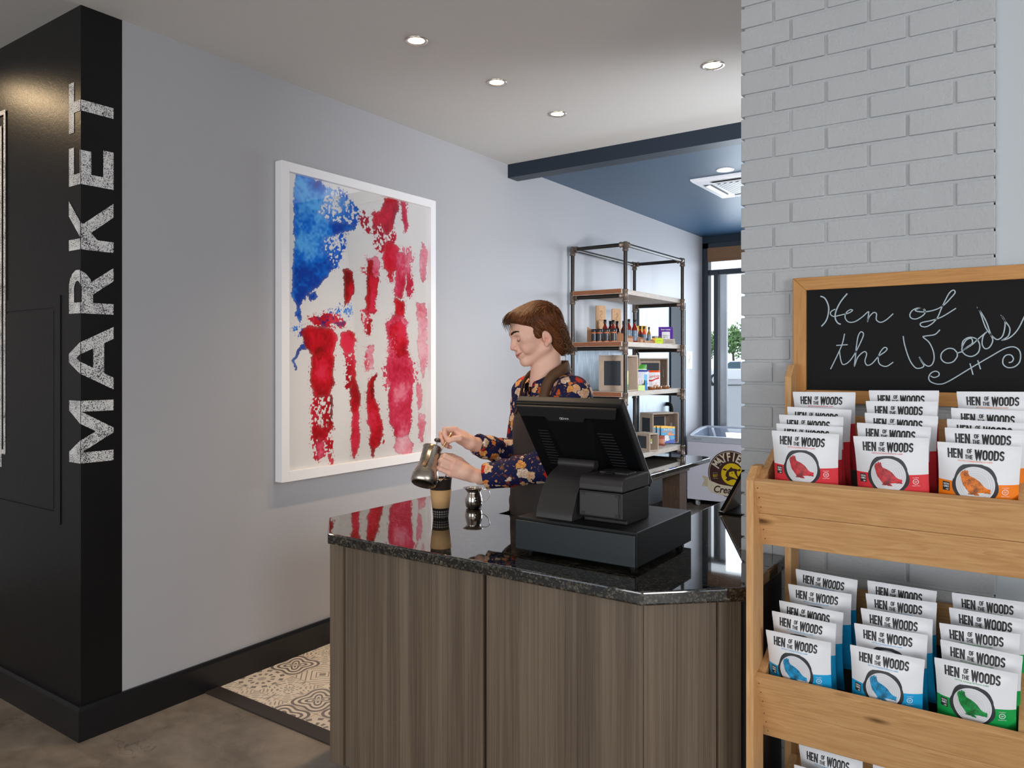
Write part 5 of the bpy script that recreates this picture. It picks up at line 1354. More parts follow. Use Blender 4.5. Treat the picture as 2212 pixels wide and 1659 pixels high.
def hand(P, W, M, Fg, Tb, E):
    W_, E_ = np.array(W), np.array(E)
    d = cone(P, W_, W_*.75 + E_*.25, .0275, .034)
    for m_ in M: d = smin(d, cone(P, W_*.85 + np.array(m_)*.15, m_, .0215, .0120), .014)
    d = smin(d, ell(P, (np.mean(M, 0)*.55 + W_*.45), (.030, .030, .026)), .012)
    for fg, r in zip(Fg, FR):
        e = chain(P, fg, r, .003); d = smin(d, e, .0032)
    d = smin(d, chain(P, Tb, (.0135, .0125, .0112, .0088), .004), .018)
    return d
FZ = .023
def head(P):
    q = ((P - V3(H0)) @ HR.astype(f32))/f32(HS)
    s = q.copy(); s[..., 1] = np.abs(s[..., 1])       # mirror
    d = ell(q, (-.022, 0, .050), (.096, .075, .084))
    d = smin(d, ell(q, (.030, 0, .062), (.062, .062, .056)), .02)
    q0, s0 = q, s; q = q - V3((0, 0, FZ)); s = s - V3((0, 0, FZ))
    d = smin(d, ell(q, (.028, 0, -.008), (.063, .060, .087)), .03)
    d = smin(d, cone(s, (-.010, .051, -.058), (.066, .012, -.093), .019, .018), .022)
    d = smin(d, ell(q, (.076, 0, -.093), (.016, .020, .015)), .014)
    d = smin(d, ell(s, (.052, .037, -.032), (.030, .024, .030)), .018)
    d = smin(d, cone(s, (.072, .048, .024), (.091, .010, .021), .010, .010), .016)
    d = smin(d, ell(s, (.052, .052, .0), (.026, .016, .018)), .02)
    d = smax(d, -ell(s, (.098, .031, .002), (.017, .018, .012)), .012)
    d = smin(d, ell(s, (.0705, .032, .001), (.0150, .0170, .0125)), .004)      # lidded eye
    d = smax(d, -cone(s, (.0815, .020, .0125), (.074, .046, .0115), .0012, .0010), .004)   # lid crease
    d = smin(d, chain(q, [(.089, 0, .018), (.098, 0, -.008), (.1050, 0, -.028)], (.0078, .0085, .0105), .004), .010)
    d = smin(d, ell(s, (.095, .0125, -.032), (.012, .0080, .0080)), .007)
    d = smax(d, -ell(s, (.099, .0065, -.0410), (.005, .0030, .003)), .003)
    d = smin(d, ell(q, (.082, 0, -.058), (.017, .027, .020)), .016)
    d = smin(d, cone(s, (.0955, .004, -.0575), (.079, .026, -.0510), .0050, .0030), .005)
    d = smin(d, cone(s, (.0940, .004, -.0665), (.079, .023, -.0555), .0056, .0030), .005)
    d = smin(d, ell(s, (.064, .041, -.044), (.017, .012, .016)), .012)              # smile cheek
    d = smax(d, -cone(s, (.092, .021, -.034), (.0765, .0345, -.056), .0016, .0014), .006)   # fold beside the mouth
    q, s = q0, s0
    # ear
    c, si = math.cos(.25), math.sin(.25); Re = np.array([[c, 0, si], [0, 1, 0], [-si, 0, c]], f32)
    e = ell(s, (-.014, .078, .002), (.0175, .0090, .0275), Re)
    e = smin(e, ell(s, (-.006, .074, -.023), (.0075, .006, .009)), .008)
    e = smax(e, -ell(s, (-.013, .088, .005), (.0115, .0075, .019), Re), .004)
    e = smin(e, ell(s, (-.016, .0785, .003), (.0065, .0055, .013), Re), .004)      # inner fold
    e = smax(e, -ell(s, (-.008, .084, -.006), (.0055, .0080, .0080), Re), .003)
    e = smin(e, ell(s, (.000, .077, -.004), (.004, .005, .006)), .003)
    return (smin(d, e, .006)*f32(HS)).astype(f32)
neck_a, neck_b = hw((-.030, 0, -.050)), NB + tf*.0 - tz*.02
def trunk(P):
    q = (P - V3(TC)) @ TR.astype(f32)                # f, l, z
    d = ell(q, (0.0, 0, 1.23), (.105, .160, .20))
    d = smin(d, ell(q, (.0, 0, 1.03), (.10, .145, .20)), .06)
    s = q.copy(); s[..., 1] = np.abs(s[..., 1])
    d = smin(d, cone(s, (.0, .03, 1.40), (.012, .160, 1.372), .045, .050), .04)
    return d
def limbs(P):
    d = smin(cone(P, SL, EL, .047, .037), cone(P, EL, WL, .038, .028), .02)
    e = smin(cone(P, SR, ER, .047, .037), cone(P, ER, WR, .038, .028), .02)
    return np.minimum(d, e)
FT = [tw(.02, .10, .06), tw(.0, -.10, .06)]
def legs(P):
    d = None
    for sg, ft in ((1, FT[0]), (-1, FT[1])):
        hip, knee = tw(-.005, .085*sg, .93), tw(.02, .095*sg, .50)
        e = smin(cone(P, hip, knee, .085, .058), cone(P, knee, ft, .056, .042), .03)
        e = smin(e, cone(P, ft - tz*.01 - tf*.03, ft - tz*.025 + tf*.13, .035, .028), .02)
        d = e if d is None else np.minimum(d, e)
    return d
def body_field(P):
    d = smin(head(P), cone(P, neck_a, neck_b, .054, .062), .018)
    d = smin(d, cone(P, hw((.0, 0, -.075)), NB + tf*.035 - tz*.02, .034, .040), .03)
    d = smin(d, trunk(P), .03)
    d = smin(d, limbs(P), .02)
    d = np.minimum(d, hand(P, WL, LM, LF, LT, EL)); d = np.minimum(d, hand(P, WR, RM, RF, RT, ER))
    return smin(d, legs(P), .03)
def near(pts, m): a = np.array(pts); return a.min(0)-m, a.max(0)+m
boxes = []
lo, hi = near([H0], .17); lo[2] = H0[2]-.19; boxes.append((lo, hi, .0024))
for W_, E_, M_, F_, T_ in ((WL, EL, LM, LF, LT), (WR, ER, RM, RF, RT)):
    lo, hi = near([W_*.75+E_*.25] + [p for q in F_ for p in q] + T_, .03); boxes.append((lo, hi, .0017))
Vs, Fs, n0 = [], [], 0
for lo, hi, h in boxes:
    v, f = nets(body_field, lo, hi, h); Vs.append(v); Fs.append(f+n0); n0 += len(v)
v, f = nets(lambda P: smin(smin(np.minimum(trunk(P), limbs(P)), legs(P), .03), cone(P, neck_a, neck_b, .054, .062), .02), tw(0, 0, -.02)-np.array([.5, .6, 0]), tw(0, 0, 1.5)+np.array([.5, .5, 0]), .013)
c = v[f].mean(1); keep = np.ones(len(f), bool)
for lo, hi, h in boxes: keep &= ~((c > lo+.012) & (c < hi-.012)).all(1)
Vs.append(v); Fs.append(f[keep]+n0)
BV, BF = np.concatenate(Vs), np.concatenate(Fs)
# natural skin colouring: lips, warm nose, ears, cheeks, knuckles, closed lash line
base = np.array(srgb(238, 190, 168)); warm = np.array(srgb(226, 150, 132)); lip = np.array(srgb(204, 124, 118)); dark = np.array(srgb(60, 40, 34))
q = ((BV - H0) @ HR)/HS; s = q.copy(); s[:, 1] = np.abs(s[:, 1])
col = np.repeat(base[None], len(BV), 0)
def blend(w, c): 
    global col
    w = np.clip(w, 0, 1)[:, None]; col = col*(1-w) + c*w
sph = lambda c, r: np.exp(-(np.linalg.norm(s - np.array(c), axis=1)/r)**2)
blend(.45*sph((.112, 0, -.028+FZ), .016), warm); blend(.5*sph((-.015, .085, 0), .026), warm); blend(.32*sph((.066, .045, -.03+FZ), .026), warm)
def snap(p, off=0.0):
    """slide a head-local point along f onto the face"""
    xs = np.linspace(.02, .13, 221); P = np.stack([hw((x, p[1], p[2])) for x in xs]).astype(f32); d = head(P)
    x = xs[np.where(d < 0)[0].max()] if (d < 0).any() else p[0]
    return (x+off, p[1], p[2])
def polyd(pts):
    d = None
    for a, b in zip(pts, pts[1:]):
        e = cone(s, a, b, 0, 0); d = e if d is None else np.minimum(d, e)
    return d
mouth = [snap((0, y, FZ - .0615 + 11.0*y*y + (.0012 if y == 0 else 0))) for y in (0, .006, .012, .018, .024, .029)]
upper = [(a + .0, b, c + .0038*(1 - b/.034)) for a, b, c in mouth[:5]]; lower = [snap((0, b, c - .0050*(1 - b/.030))) for a, b, c in mouth[:4]]
blend((.0042-polyd(upper))/.002*.75, lip); blend((.0052-polyd(lower))/.002*.75, lip)
blend((.0021-polyd(mouth))/.0012*.9, np.array(srgb(120, 60, 56)))
brow = [snap((0, y, FZ + .0245 + .007*math.sin((y-.012)/.040*2.4))) for y in (.012, .020, .028, .036, .044, .050)]
blend((.0048 - polyd(brow) - np.clip((s[:, 1]-.020)/.03, 0, 1)*.0028)/.0018*.85, np.array(srgb(66, 44, 32)))
for p_ in LM + RM: blend(.45*np.exp(-(np.linalg.norm(BV - p_, axis=1)/.014)**2), warm)
for fg in LF + RF: blend(.4*np.exp(-(np.linalg.norm(BV - fg[-1], axis=1)/.010)**2), warm)
g = NT('skin'); a_ = g.n('ShaderNodeAttribute', attribute_name='tint').outputs['Color']; n_ = g.noise(g.coord(), 60, 4)
g.set(Base_Color=g.mix(g.math('MULTIPLY', n_, .12), a_, srgb(206, 140, 120)), Roughness=.5, Specular_IOR_Level=.35, Subsurface_Weight=.12, Subsurface_Radius=(.012, .005, .003), Subsurface_Scale=.5)
person = np_mesh('person', BV, BF, g.mat, colors=col)
tag(person, 'person in navy floral shirt and dark apron, pouring from a steel jug into a cup', 'person')

# ---------------------------------------------------------------- brows and lashes
M_HAIR = NT('brown_hair'); _a2 = M_HAIR.n('ShaderNodeAttribute', attribute_name='tint').outputs['Color']
M_HAIR.set(Base_Color=_a2, Roughness=.48, Specular_IOR_Level=.28); M_HAIR = M_HAIR.mat
hv, hf_, hc = [], [], []
def strand(pts, r0, r1, c, n=4, squash=1.0):
    m = MB(); k = len(pts); m.tube(pts, [r0 + (r1-r0)*(i/(k-1))**1.5 for i in range(k)], n, 0, True)
    o = len(hv); hv.extend(m.v); hf_.extend([tuple(i+o for i in q) for q in m.f]); hc.extend([c]*len(m.v))
def flush(name, parent):
    global hv, hf_, hc
    o = np_mesh(name, np.array([tuple(p) for p in hv]), hf_, M_HAIR, parent, True, np.array(hc)); hv, hf_, hc = [], [], []; return o
DK = np.array(srgb(58, 38, 26)); rg = random.Random(9)
for sg in (1, -1):
    for k in range(110):
        u = rg.random(); y = .012 + .040*u; z = FZ + .0245 + .007*math.sin(u*2.4) + rg.uniform(-.0048, .0048)*(1.2-u)
        a = hw(snap((0, sg*y, z), .0004)); b = hw(snap((0, sg*min(y+.008, .056), z+.003-.006*u), .0010))
        strand([a, (np.array(a)*.5+np.array(b)*.5), b], .0006, .0003, DK*rg.uniform(.8, 1.3))
flush('eyebrows', person)
for sg in (1, -1):
    pts = [hw(snap((0, sg*(.020 + .0255*u), FZ - .0085 + .0055*(2*u-1)**2 + .002*u), .0008)) for u in [i/8 for i in range(9)]]
    strand(pts, .0011, .0007, np.array(srgb(44, 30, 24)))
    for k in range(12):
        u = k/11; a = np.array(snap((0, sg*(.020+.0255*u), FZ-.0085+.0055*(2*u-1)**2+.002*u), .0006)); b = a + np.array([.0035, sg*.002*(u-.3), -.0030])
        strand([hw(a), hw((a+b)/2 + np.array([0, 0, -.0008])), hw(b)], .00035, .0002, np.array(srgb(44, 30, 24)))
flush('eyelashes', person)

# ---------------------------------------------------------------- hair: volume plus locks
def hair_vol(q):
    d = ell(q, (-.020, 0, .056), (.098, .086, .092))
    d = smin(d, ell(q, (.050, 0, .088), (.058, .066, .046)), .03)
    n = V3((.53, 0, -.848)); p0 = V3((.095, 0, .096))
    s = q.copy(); s[..., 1] = np.abs(s[..., 1])
    cut = (q - p0) @ n
    d = smax(d, cut, .012)
    bk = ell(q, (-.056, 0, .010), (.048, .074, .080))
    bk = smin(bk, ell(q, (-.078, 0, -.040), (.037, .062, .046)), .03)
    bk = smax(bk, (q[..., 0] + .026), .012)
    sb = ell(s, (.014, .070, .030), (.015, .012, .022))        # sideburn
    return smin(smin(d, bk, .02), sb, .012)
def hair_field(P): 
    q = ((P - V3(H0)) @ HR.astype(f32))/f32(HS)
    w = np.sin(q[..., 0]*150 + q[..., 2]*110)*np.sin(q[..., 1]*120 - q[..., 2]*80)*.0014
    return (hair_vol(q) + w)*f32(HS)
lo, hi = near([H0], .18)
v, f = nets(hair_field, lo, hi, .0034)
hc0 = np.repeat(np.array(srgb(60, 38, 22))[None], len(v), 0)
hv = [tuple(p) for p in v]; hf_ = [tuple(int(i) for i in q_) for q_ in f]; hc = list(hc0)
def grad(q):
    e = .002; G = np.stack([hair_vol(q + V3(d_)) - hair_vol(q - V3(d_)) for d_ in ((e, 0, 0), (0, e, 0), (0, 0, e))], -1)
    return G/np.maximum(np.linalg.norm(G, axis=-1, keepdims=True), 1e-6)
rs = np.random.RandomState(4); N = 3200
q = rs.normal(size=(N, 3)).astype(f32); q /= np.linalg.norm(q, axis=1, keepdims=True); q = V3((-.02, 0, .06)) + q*V3((.12, .1, .11))
q = q[(q[:, 2] > -.07)]
for _ in range(6): q = q - grad(q)*hair_vol(q)[:, None]
N = len(q); path = [q.copy()]; L = rs.uniform(8, 15, N)
curl = np.clip((-.045 - q[:, 0])/.05, 0, 1)
ph = rs.uniform(0, 6.28, N)
for k in range(15):
    G = grad(q); crown = V3((-.045, 0, .16)); away = q - crown
    top = np.clip((q[:, 2] - .07)/.05, 0, 1)[:, None]
    side = np.sign(q[:, 1:2])
    fwd = np.concatenate([np.full((N, 1), 1.0), side*.35, np.full((N, 1), -.35)], 1)
    back = np.concatenate([np.full((N, 1), -.55), side*.05, np.full((N, 1), -.75)], 1)
    frontm = np.clip((q[:, 0:1] - .0)/.06, 0, 1)
    dirn = fwd*(top*.75 + .25*frontm) + back*(1-top)*(1-.55*frontm) + .15*away/np.linalg.norm(away, axis=1, keepdims=True)
    wig = np.sin(ph + k*1.3)[:, None]*curl[:, None]*.9 + np.sin(ph*.6 + k*.75 + q[:, 1]*60)[:, None]*.34
    dirn = dirn + wig*np.cross(G, dirn/np.linalg.norm(dirn, axis=1, keepdims=True))
    dirn -= G*(dirn*G).sum(1, keepdims=True); dirn /= np.maximum(np.linalg.norm(dirn, axis=1, keepdims=True), 1e-6)
    q = (q + dirn*.0085).astype(f32); q = q - grad(q)*(hair_vol(q) - .0015 - .003*curl*np.sin(ph + k))[:, None]
    path.append(q.copy())
path = np.stack(path, 1)
for i in range(N):
    n_ = int(L[i]); p = path[i, :n_]
    shade = rs.uniform(.65, 1.3); c = np.array(srgb(98, 54, 28))*shade
    if rs.rand() < .18: c = np.array(srgb(134, 80, 40))*rs.uniform(.8, 1.15)
    strand([hw(x) for x in p], rs.uniform(.0010, .0020), .0004, c, 3)
# fringe over the forehead
for k in range(64):
    y = rs.uniform(-.060, .040); a = np.array((.092 - abs(y)*.45, y, .112 + rs.uniform(-.008, .010)))
    ln = rs.uniform(.020, .056); dx = rs.uniform(.020, .034)*(1 - abs(y)*5)
    pts = [a + np.array([-.03, 0, .012]), a + np.array([-.008, 0, .010]), a + np.array([dx*.7, .003, -.004]), a + np.array([dx, .007, -.4*ln]), a + np.array([dx*.95, .010 + rs.uniform(-.003, .006), -ln])]
    sp_ = smooth_path([tuple(p) for p in pts], 3)
    strand([hw(tuple(p)) for p in sp_], .0013, .0003, np.array(srgb(84, 52, 30))*rs.uniform(.6, 1.3))
# curls at the nape and behind the ear
for k in range(520):
    y = rs.uniform(-.072, .076); c0 = np.array((-.058 - .040*rs.rand() - .02*(1-(y/.08)**2), y, rs.uniform(-.066, .030)))
    R_ = rs.uniform(.004, .010); ph_ = rs.uniform(0, 6.28); ax_ = rs.uniform(-.5, .5)
    pts = [c0 + np.array([-R_*math.cos(ph_ + t_*.75)*(1-.03*t_), ax_*R_*math.sin(t_*.6), -R_*math.sin(ph_ + t_*.75) - .0022*t_]) for t_ in range(11)]
    fat = k < 240
    strand([hw(tuple(p)) for p in pts],   .0026 if fat else .0013, .0008 if fat else .0005, np.array(srgb(90, 56, 32))*rs.uniform(.65, 1.4))
flush('hair', person)

# ---------------------------------------------------------------- shirt
def m_floral():
    g = NT('navy_floral_cloth'); v = g.coord('Object')
    nz = g.n('ShaderNodeTexNoise', {'Vector': v, 'Scale': 60.0, 'Detail': 4.0}).outputs['Color']
    wv = g.n('ShaderNodeVectorMath', {0: v, 1: g.n('ShaderNodeVectorMath', {0: nz, 1: (.030, .030, .030)}, operation='MULTIPLY').outputs[0]}, operation='ADD').outputs[0]
    def layer(scale, rad, stops, col, off):
        vv = g.n('ShaderNodeVectorMath', {0: wv, 1: off}, operation='ADD').outputs[0]
        vo = g.n('ShaderNodeTexVoronoi', {'Vector': vv, 'Scale': scale, 'Randomness': .9})
        rnd = g.n('ShaderNodeSeparateColor', {0: vo.outputs['Color']})
        d = g.math('ADD', vo.outputs['Distance'], g.math('MULTIPLY', rnd.outputs[1], .12))
        c = g.ramp(rnd.outputs[0], stops, 'CONSTANT')
        pet = g.n('ShaderNodeTexVoronoi', {'Vector': vv, 'Scale': scale*5.5}, feature='DISTANCE_TO_EDGE').outputs['Distance']
        c = g.mix(g.ramp(pet, [(.02, .75), (.16, 0.0)]), c, g.mix(1.0, c, (.52, .30, .20), 'MULTIPLY'))
        c = g.mix(g.ramp(vo.outputs['Distance'], [(.0, .55), (.30, 0.0)]), c, srgb(214, 96, 44))
        return g.mix(g.math('LESS_THAN', d, rad), col, c)
    navy = srgb(24, 27, 70)
    col = layer(62, .30, [(0, srgb(96, 92, 66)), (.3, srgb(60, 66, 62)), (.55, srgb(214, 178, 120)), (.8, navy)], navy, (3.1, 1.7, .3))
    col = layer(30, .40, [(0, srgb(240, 200, 150)), (.3, srgb(74, 72, 62)), (.5, srgb(232, 150, 70)), (.65, srgb(238, 214, 186)), (.82, navy)], col, (.7, 5.2, 2.2))
    col = layer(20, .44, [(0, srgb(236, 206, 172)), (.34, srgb(226, 104, 40)), (.5, srgb(240, 176, 96)), (.66, srgb(196, 36, 26)), (.8, srgb(242, 222, 200))], col, (0, 0, 0))
    n = g.noise(v, 500, 2)
    g.set(Base_Color=col, Roughness=.75, Specular_IOR_Level=.25); g.bump(n, .1, .0006); return g.mat
M_FLORAL = m_floral()
def folds(P, a, b, amp, fr, ph):
    """cross folds along a sleeve"""
    a, b = V3(a), V3(b); ba = b-a; t = ((P-a) @ ba)/float(ba @ ba)
    return amp*np.sin(t*fr + ph + 1.8*np.sin((P[..., 0]*31 + P[..., 2]*23)))
def sleeve(P, S, E, W, r, cut):
    up = cone(P, S, E, r[0], r[1]) + folds(P, S, E, .0022, 17, .4)
    E_, W_ = np.array(E), np.array(W); C = E_ + (W_-E_)*cut
    lowr = cone(P, E, C, r[2], r[3]) + folds(P, E, W, .0026, 24, 1.1)
    dirn = (W_-E_)/np.linalg.norm(W_-E_)
    lowr = smax(lowr, ((P - V3(C)) @ V3(dirn)), .004)
    return smin(up, lowr, .03)
def torso_shirt(P):
    q = (P - V3(TC)) @ TR.astype(f32); s = q.copy(); s[..., 1] = np.abs(s[..., 1])
    d = ell(q, (0.004, 0, 1.215), (.125, .182, .215))
    d = smin(d, ell(q, (.004, 0, 1.03), (.122, .168, .22)), .07)
    d = smin(d, cone(s, (-.004, .035, 1.412), (.010, .158, 1.384), .056, .064), .04)
    d = smin(d, cone(s, (-.048, .02, 1.425), (-.02, .140, 1.385), .050, .060), .04)
    d = d + .0025*np.sin(q[..., 2]*38 + q[..., 1]*22)*np.sin(q[..., 1]*17 + 1)
    return smax(d, .90 - q[..., 2], .01)
def shirt_field(P):
    d = smin(torso_shirt(P), sleeve(P, SL, EL, WL, (.070, .062, .064, .050), .93), .035)
    d = smin(d, sleeve(P, SR, ER, WR, (.070, .060, .060, .044), .90), .035)
    # hollow neck opening and open cuffs
    d = smax(d, -cone(P, NB - tz*.03 + tf*.01, NB + tz*.20, .062, .064), .006)
    for E_, W_, c_, r_ in ((EL, WL, .93, .036), (ER, WR, .90, .033)):
        C = E_ + (W_-E_)*c_; d = smax(d, -cone(P, C - (W_-E_)*.12, C + (W_-E_)*.4, r_-.004, r_+.002), .003)
    return d
lo, hi = near([SL, SR, EL, ER, WL, WR, tw(0, 0, .9), tw(0, 0, 1.46)], .14)
lo[2] = .88
v, f = nets(shirt_field, lo, hi, .0052)
shirt = np_mesh('shirt', v, f, M_FLORAL, person)
# collar: a folded band round the neck, open in front
mb = MB(); rows = []
for j, (dr, dz) in enumerate(((-.002, -.012), (.000, .030), (.004, .036), (.012, .028), (.022, -.006), (.023, -.012))):
    row = []
    for i in range(33):
        a = math.radians(22 + (338-22)*i/32); ca, sa = math.cos(a), math.sin(a)
        drop = (.020*max(0, ca)**2 if j >= 4 else 0) + .020*max(0, ca)
        row.append(NB + tf*((.066+dr)*ca*(1.05 + (.25 if ca < 0 else 0)*abs(ca)) + .006) + tl*((.066+dr)*sa) + tz*(dz - drop + .022 - .026*ca))
    rows.append(row)
n = 33
mb.add([p for r in rows for p in r], [(j*n+i, j*n+i+1, (j+1)*n+i+1, (j+1)*n+i) for j in range(len(rows)-1) for i in range(n-1)], 0, True)
o = mb.build('collar', M_FLORAL, shirt); md = o.modifiers.new('thick', 'SOLIDIFY'); md.thickness = .002
bt = MB()
for k in range(4): bt.lathe([(.0001, .003), (.005, .0028), (.0055, .0005), (.0055, -.001)], tw(.118 - .004*k*0, .004, 1.36 - .07*k), 14, M=Matrix(np.stack([tl, tz, tf], 1).tolist()))
# ---------------------------------------------------------------- apron
M_APRON = plain('dark_brown_apron', srgb(52, 44, 41), .8, var=.12, scale=60, bump=.1); M_STRAP = plain('brown_apron_strap', srgb(96, 66, 42), .65, var=.08)
def apron_field(P):
    q = (P - V3(TC)) @ TR.astype(f32)
    d = torso_shirt(P)
    hips = ell(q, (.012, 0, .86), (.135, .178, .34)); d = smin(d, hips, .05)
    sh = np.abs(d - .011 + .002*np.sin(q[..., 2]*26 + q[..., 1]*30)) - .0042
    bib = np.maximum(np.abs(q[..., 1]) - (.128 + np.clip((1.16 - q[..., 2])*.45, 0, .055)), -q[..., 0] - .015)
    return smax(smax(sh, bib, .003), np.maximum(q[..., 2] - 1.318, .56 - q[..., 2]), .003)
lo, hi = near([tw(0, 0, .55), tw(0, 0, 1.33)], .24); lo[2] = .54; hi[2] = 1.34
v, f = nets(apron_field, lo, hi, .0050)
apron = np_mesh('apron', v, f, M_APRON, person)
def flat_strap(name, pts, w, nrm, m, parent):
    """cloth strap through pts; nrm(p) gives the outward direction"""
    P = [np.array(p) for p in smooth_path([tuple(p) for p in pts], 6)]; mb = MB(); v = []
    for i, p in enumerate(P):
        t_ = P[min(i+1, len(P)-1)] - P[max(i-1, 0)]; t_ /= np.linalg.norm(t_); b = np.cross(t_, nrm(p)); b /= np.linalg.norm(b)
        v += [p + b*w/2, p - b*w/2]
    mb.add(v, [(2*i, 2*i+1, 2*i+3, 2*i+2) for i in range(len(P)-1)], 0, True)
    o = mb.build(name, m, parent); md = o.modifiers.new('thick', 'SOLIDIFY'); md.thickness = .0035; md.offset = 0; return o
def onto(p, off, it=4):
    p = np.array(p, float)
    for _ in range(it):
        e = 1e-3; d0 = float(torso_shirt(V3(p)[None])[0]); g_ = np.array([float(torso_shirt(V3(p + e*k)[None])[0]) - d0 for k in np.eye(3)])/e
        p = p - g_*(d0-off)/max(g_ @ g_, 1e-6)
    return p
for sg in (1, -1):
    pts = [onto(tw(.13, .105*sg, 1.31), .015), onto(tw(.12, .100*sg, 1.35), .015), onto(tw(.085, .090*sg, 1.41), .016)]
    pts += [NB + tl*.090*sg + tf*.032 + tz*.036, NB + tl*.084*sg - tf*.025 + tz*.066, NB + tl*.050*sg - tf*.078 + tz*.080, NB - tf*.092 + tz*.082]
    flat_strap('neck_strap', pts, .040, lambda p: (p - (NB + tz*(p[2]-NB[2]-.03)*.9)), M_STRAP, apron)
flat_strap('apron_tie', [tw(.06, -.165, .985), tw(.085, -.185, .95), tw(.08, -.19, .90), tw(.075, -.185, .86)], .022, lambda p: -tl, M_STRAP, apron)
# ---------------------------------------------------------------- trousers and shoes
def trouser_field(P):
    q = (P - V3(TC)) @ TR.astype(f32)
    d = ell(q, (.0, 0, .92), (.115, .162, .14))
    for sg, ft in ((1, FT[0]), (-1, FT[1])):
        hip, knee = tw(-.005, .085*sg, .90), tw(.02, .095*sg, .50)
        d = smin(d, smin(cone(P, hip, knee, .094, .072), cone(P, knee, ft, .070, .062), .04), .03)
    return smax(d, np.maximum(.06 - q[..., 2], q[..., 2] - 1.0), .004)
lo, hi = near([tw(0, 0, .05), tw(0, 0, 1.0)], .26); lo[2] = .03; hi[2] = 1.02
v, f = nets(trouser_field, lo, hi, .011); np_mesh('trousers', v, f, plain('dark_denim', srgb(38, 42, 54), .8), person)
for ft in FT:
    fld = lambda P: smax(smin(cone(P, ft - tz*.02 - tf*.035, ft - tz*.03 + tf*.15, .048, .040), cone(P, ft, ft - tz*.02, .05, .05), .02), .004 - P[..., 2], .004)
    lo, hi = near([ft - tf*.06, ft + tf*.2], .07); lo[2] = -.004
    v, f = nets(fld, lo, hi, .008); np_mesh('shoe', v, f, plain('black_shoe', srgb(24, 24, 26), .5), person)
# ================================================================ cup, creamer, jug and spoon
M_SS = metal('polished_steel', srgb(206, 200, 192), .12)
M_SSB = metal('brushed_jug_steel', srgb(196, 186, 174), .26, (8, 8, 120))
cz = on_y(951.5, 1120, 2.262); CU = (1.243, 2.268, .9105)
t = thing('coffee_cup', 'tall paper coffee cup with tan sleeve under the pouring jug', 'cup', CU)
g = NT('patterned_cup'); v = g.coord('Object'); sx = g.n('ShaderNodeSeparateXYZ', {0: v}); ang = g.math('ARCTAN2', sx.outputs[1], sx.outputs[0])
U = g.math('MULTIPLY', ang, 12/PI*1.3); Wv = g.math('MULTIPLY', sx.outputs[2], 150.0)
pp = g.math('MULTIPLY', g.math('SINE', g.math('MULTIPLY', g.math('ADD', U, Wv), 2.2)), g.math('SINE', g.math('MULTIPLY', g.math('SUBTRACT', U, Wv), 2.2)))
band = g.math('MULTIPLY', g.math('LESS_THAN', sx.outputs[2], .034), g.math('GREATER_THAN', sx.outputs[2], .002))
g.set(Base_Color=g.mix(g.math('MULTIPLY', band, g.math('GREATER_THAN', pp, .18)), srgb(46, 36, 34), srgb(196, 190, 188)), Roughness=.55)
MB().lathe([(.0285, .001), (.0295, 0), (.0425, .150), (.0440, .152), (.0440, .155), (.0415, .155), (.0405, .148), (.0375, .118)], n=40).build('cup', g.mat, t)
MB().lathe([(.0336, .042), (.0342, .042), (.0415, .112), (.0405, .1125)], n=40, caps=(False, False)).build('sleeve', plain('kraft_sleeve', srgb(198, 156, 106), .75, var=.05), t)
MB().lathe([(.0001, .147), (.0405, .146)], n=32, caps=(False, False)).build('foam', plain('milk_foam', srgb(226, 186, 142), .6), t)

t = thing('creamer', 'small polished steel creamer standing on the granite beside the cup', 'creamer', (1.222, 2.505, .9105), (0, 0, math.radians(28)))
prof = [(.024, 0), (.031, .003), (.0355, .018), (.0362, .034), (.0335, .052), (.029, .064), (.0285, .070), (.034, .080), (.0385, .083), (.0375, .0845), (.031, .079), (.026, .070), (.026, .062), (.031, .045), (.031, .012), (.001, .006)]
m_ = MB().lathe(prof, n=48); 
for i, p in enumerate(m_.v):
    if p[2] > .07:      # pull a pouring lip
        a = math.atan2(p[1], p[0]); k = max(0, math.cos(a - PI))**6*(p[2]-.07)/.0145
        m_.v[i] = (p[0]*(1+.22*k), p[1]*(1+.22*k), p[2])
m_.build('body', M_SS, t)
MB().tube(smooth_path([(.030, 0, .076), (.052, 0, .078), (.066, 0, .066), (.062, 0, .044), (.046, 0, .028), (.034, 0, .024)], 5), .0055, 10, flat=.35, up=(0, 1, 0)).build('handle', M_SS, t)

# frothing jug held over the cup: axis from base to mouth
JB, JT = np.array(at(914.5, 1046, 2.872)), np.array(at(934.5, 966, 2.945))
ja = (JT-JB)/np.linalg.norm(JT-JB); jx = np.cross(ja, np.array(_F)); jx /= np.linalg.norm(jx); jy = np.cross(ja, jx)
if jx @ np.array(_R) < 0: jx, jy = -jx, -jy
JL = float(np.linalg.norm(JT-JB)); JM = Matrix(np.stack([jx, jy, ja], 1).tolist())
t = thing('steel_jug', 'steel frothing jug with plunger lid tipped over the coffee cup', 'jug', tuple(JB), JM.to_euler())
k = JL/.150
def sc(p): return [(r*1.0, z*k) for r, z in p]
MB().lathe(sc([(.001, .0), (.044, 0.0), (.0475, .003), (.0515, .014), (.052, .026), (.050, .040), (.044, .056), (.0385, .068), (.0365, .080), (.0362, .142), (.0385, .149), (.0375, .1505), (.0345, .146), (.0345, .08)]), n=56).build('body', M_SSB, t)
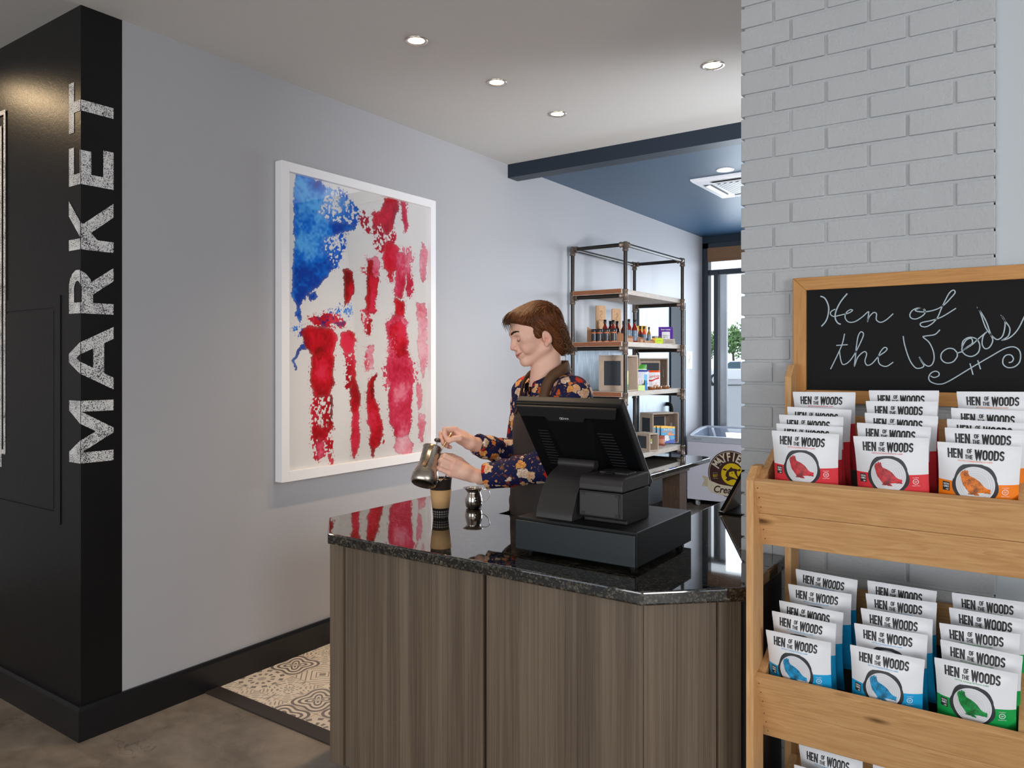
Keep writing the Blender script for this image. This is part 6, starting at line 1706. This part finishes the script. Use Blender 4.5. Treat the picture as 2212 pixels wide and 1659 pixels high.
MB().lathe(sc([(.001, -.0006), (.043, -.0006), (.044, .0004)]), n=48).build('base_plate', metal('dark_base', srgb(92, 84, 74), .3), t)
MB().lathe(sc([(.001, .1512), (.030, .1512), (.0362, .1485), (.0362, .1465), (.001, .1465)]), n=40).build('lid', M_SS, t)
MB().lathe([(.0018, .148*k), (.0018, .178*k)], (.012, 0, 0), 10).build('plunger_rod', M_SS, t)
MB().lathe([(.001, .176*k), (.012, .178*k), (.0135, .182*k), (.011, .187*k), (.001, .188*k)], (.012, 0, 0), 24).build('plunger_knob', metal('dark_knob', srgb(120, 110, 104), .2), t)
# loose strap on the near side of the body, grip loop on the right
ny = -1 if (jy @ np.array(_F)) > 0 else 1
tocam = np.array([0.0, ny*1.0, 0])
sd = lambda a_, r, z: (r*math.sin(a_), ny*r*math.cos(a_), z*k)
MB().tube(smooth_path([sd(.05, .036, .145), sd(.02, .052, .142), sd(-.05, .056, .122), sd(-.12, .046, .098), sd(-.2, .044, .078), sd(-.25, .050, .058)], 5), .0085, 10, flat=.13, up=(1, 0, 0)).build('strap', metal('bronze_lit_strap', srgb(206, 176, 140), .25), t)
MB().tube(smooth_path([(.036, 0, .130*k), (.058, 0, .132*k), (.073, .0, .112*k), (.077, 0, .075*k), (.074, 0, .045*k), (.062, 0, .026*k), (.050, 0, .030*k)], 5), .0085, 10, flat=.3, up=(0, 1, 0)).build('handle', M_SS, t)

s0, s1 = np.array(hexpt(672, 214, 2.957)), np.array(hexpt(512, 488, 2.944))
t = thing('long_spoon', 'thin brass-coloured spoon pinched between fingers above the jug', 'spoon', (0, 0, 0))
M_BR = metal('brass', srgb(214, 178, 124), .22)
d_ = s1 - s0
MB().tube([tuple(s0 + d_*u) for u in (0, .04, .12, .3, .6, 1.0)], [.0034, .0046, .0040, .0030, .0026, .0026], 10, flat=.45).build('stem', M_BR, t)
e0 = s1; e1 = s1 + d_*.22
MB().tube([tuple(e0), tuple(e0*.7+e1*.3), tuple(e0*.4+e1*.6), tuple(e1)], [.003, .008, .009, .002], 12, flat=.3).build('bowl', M_BR, t)
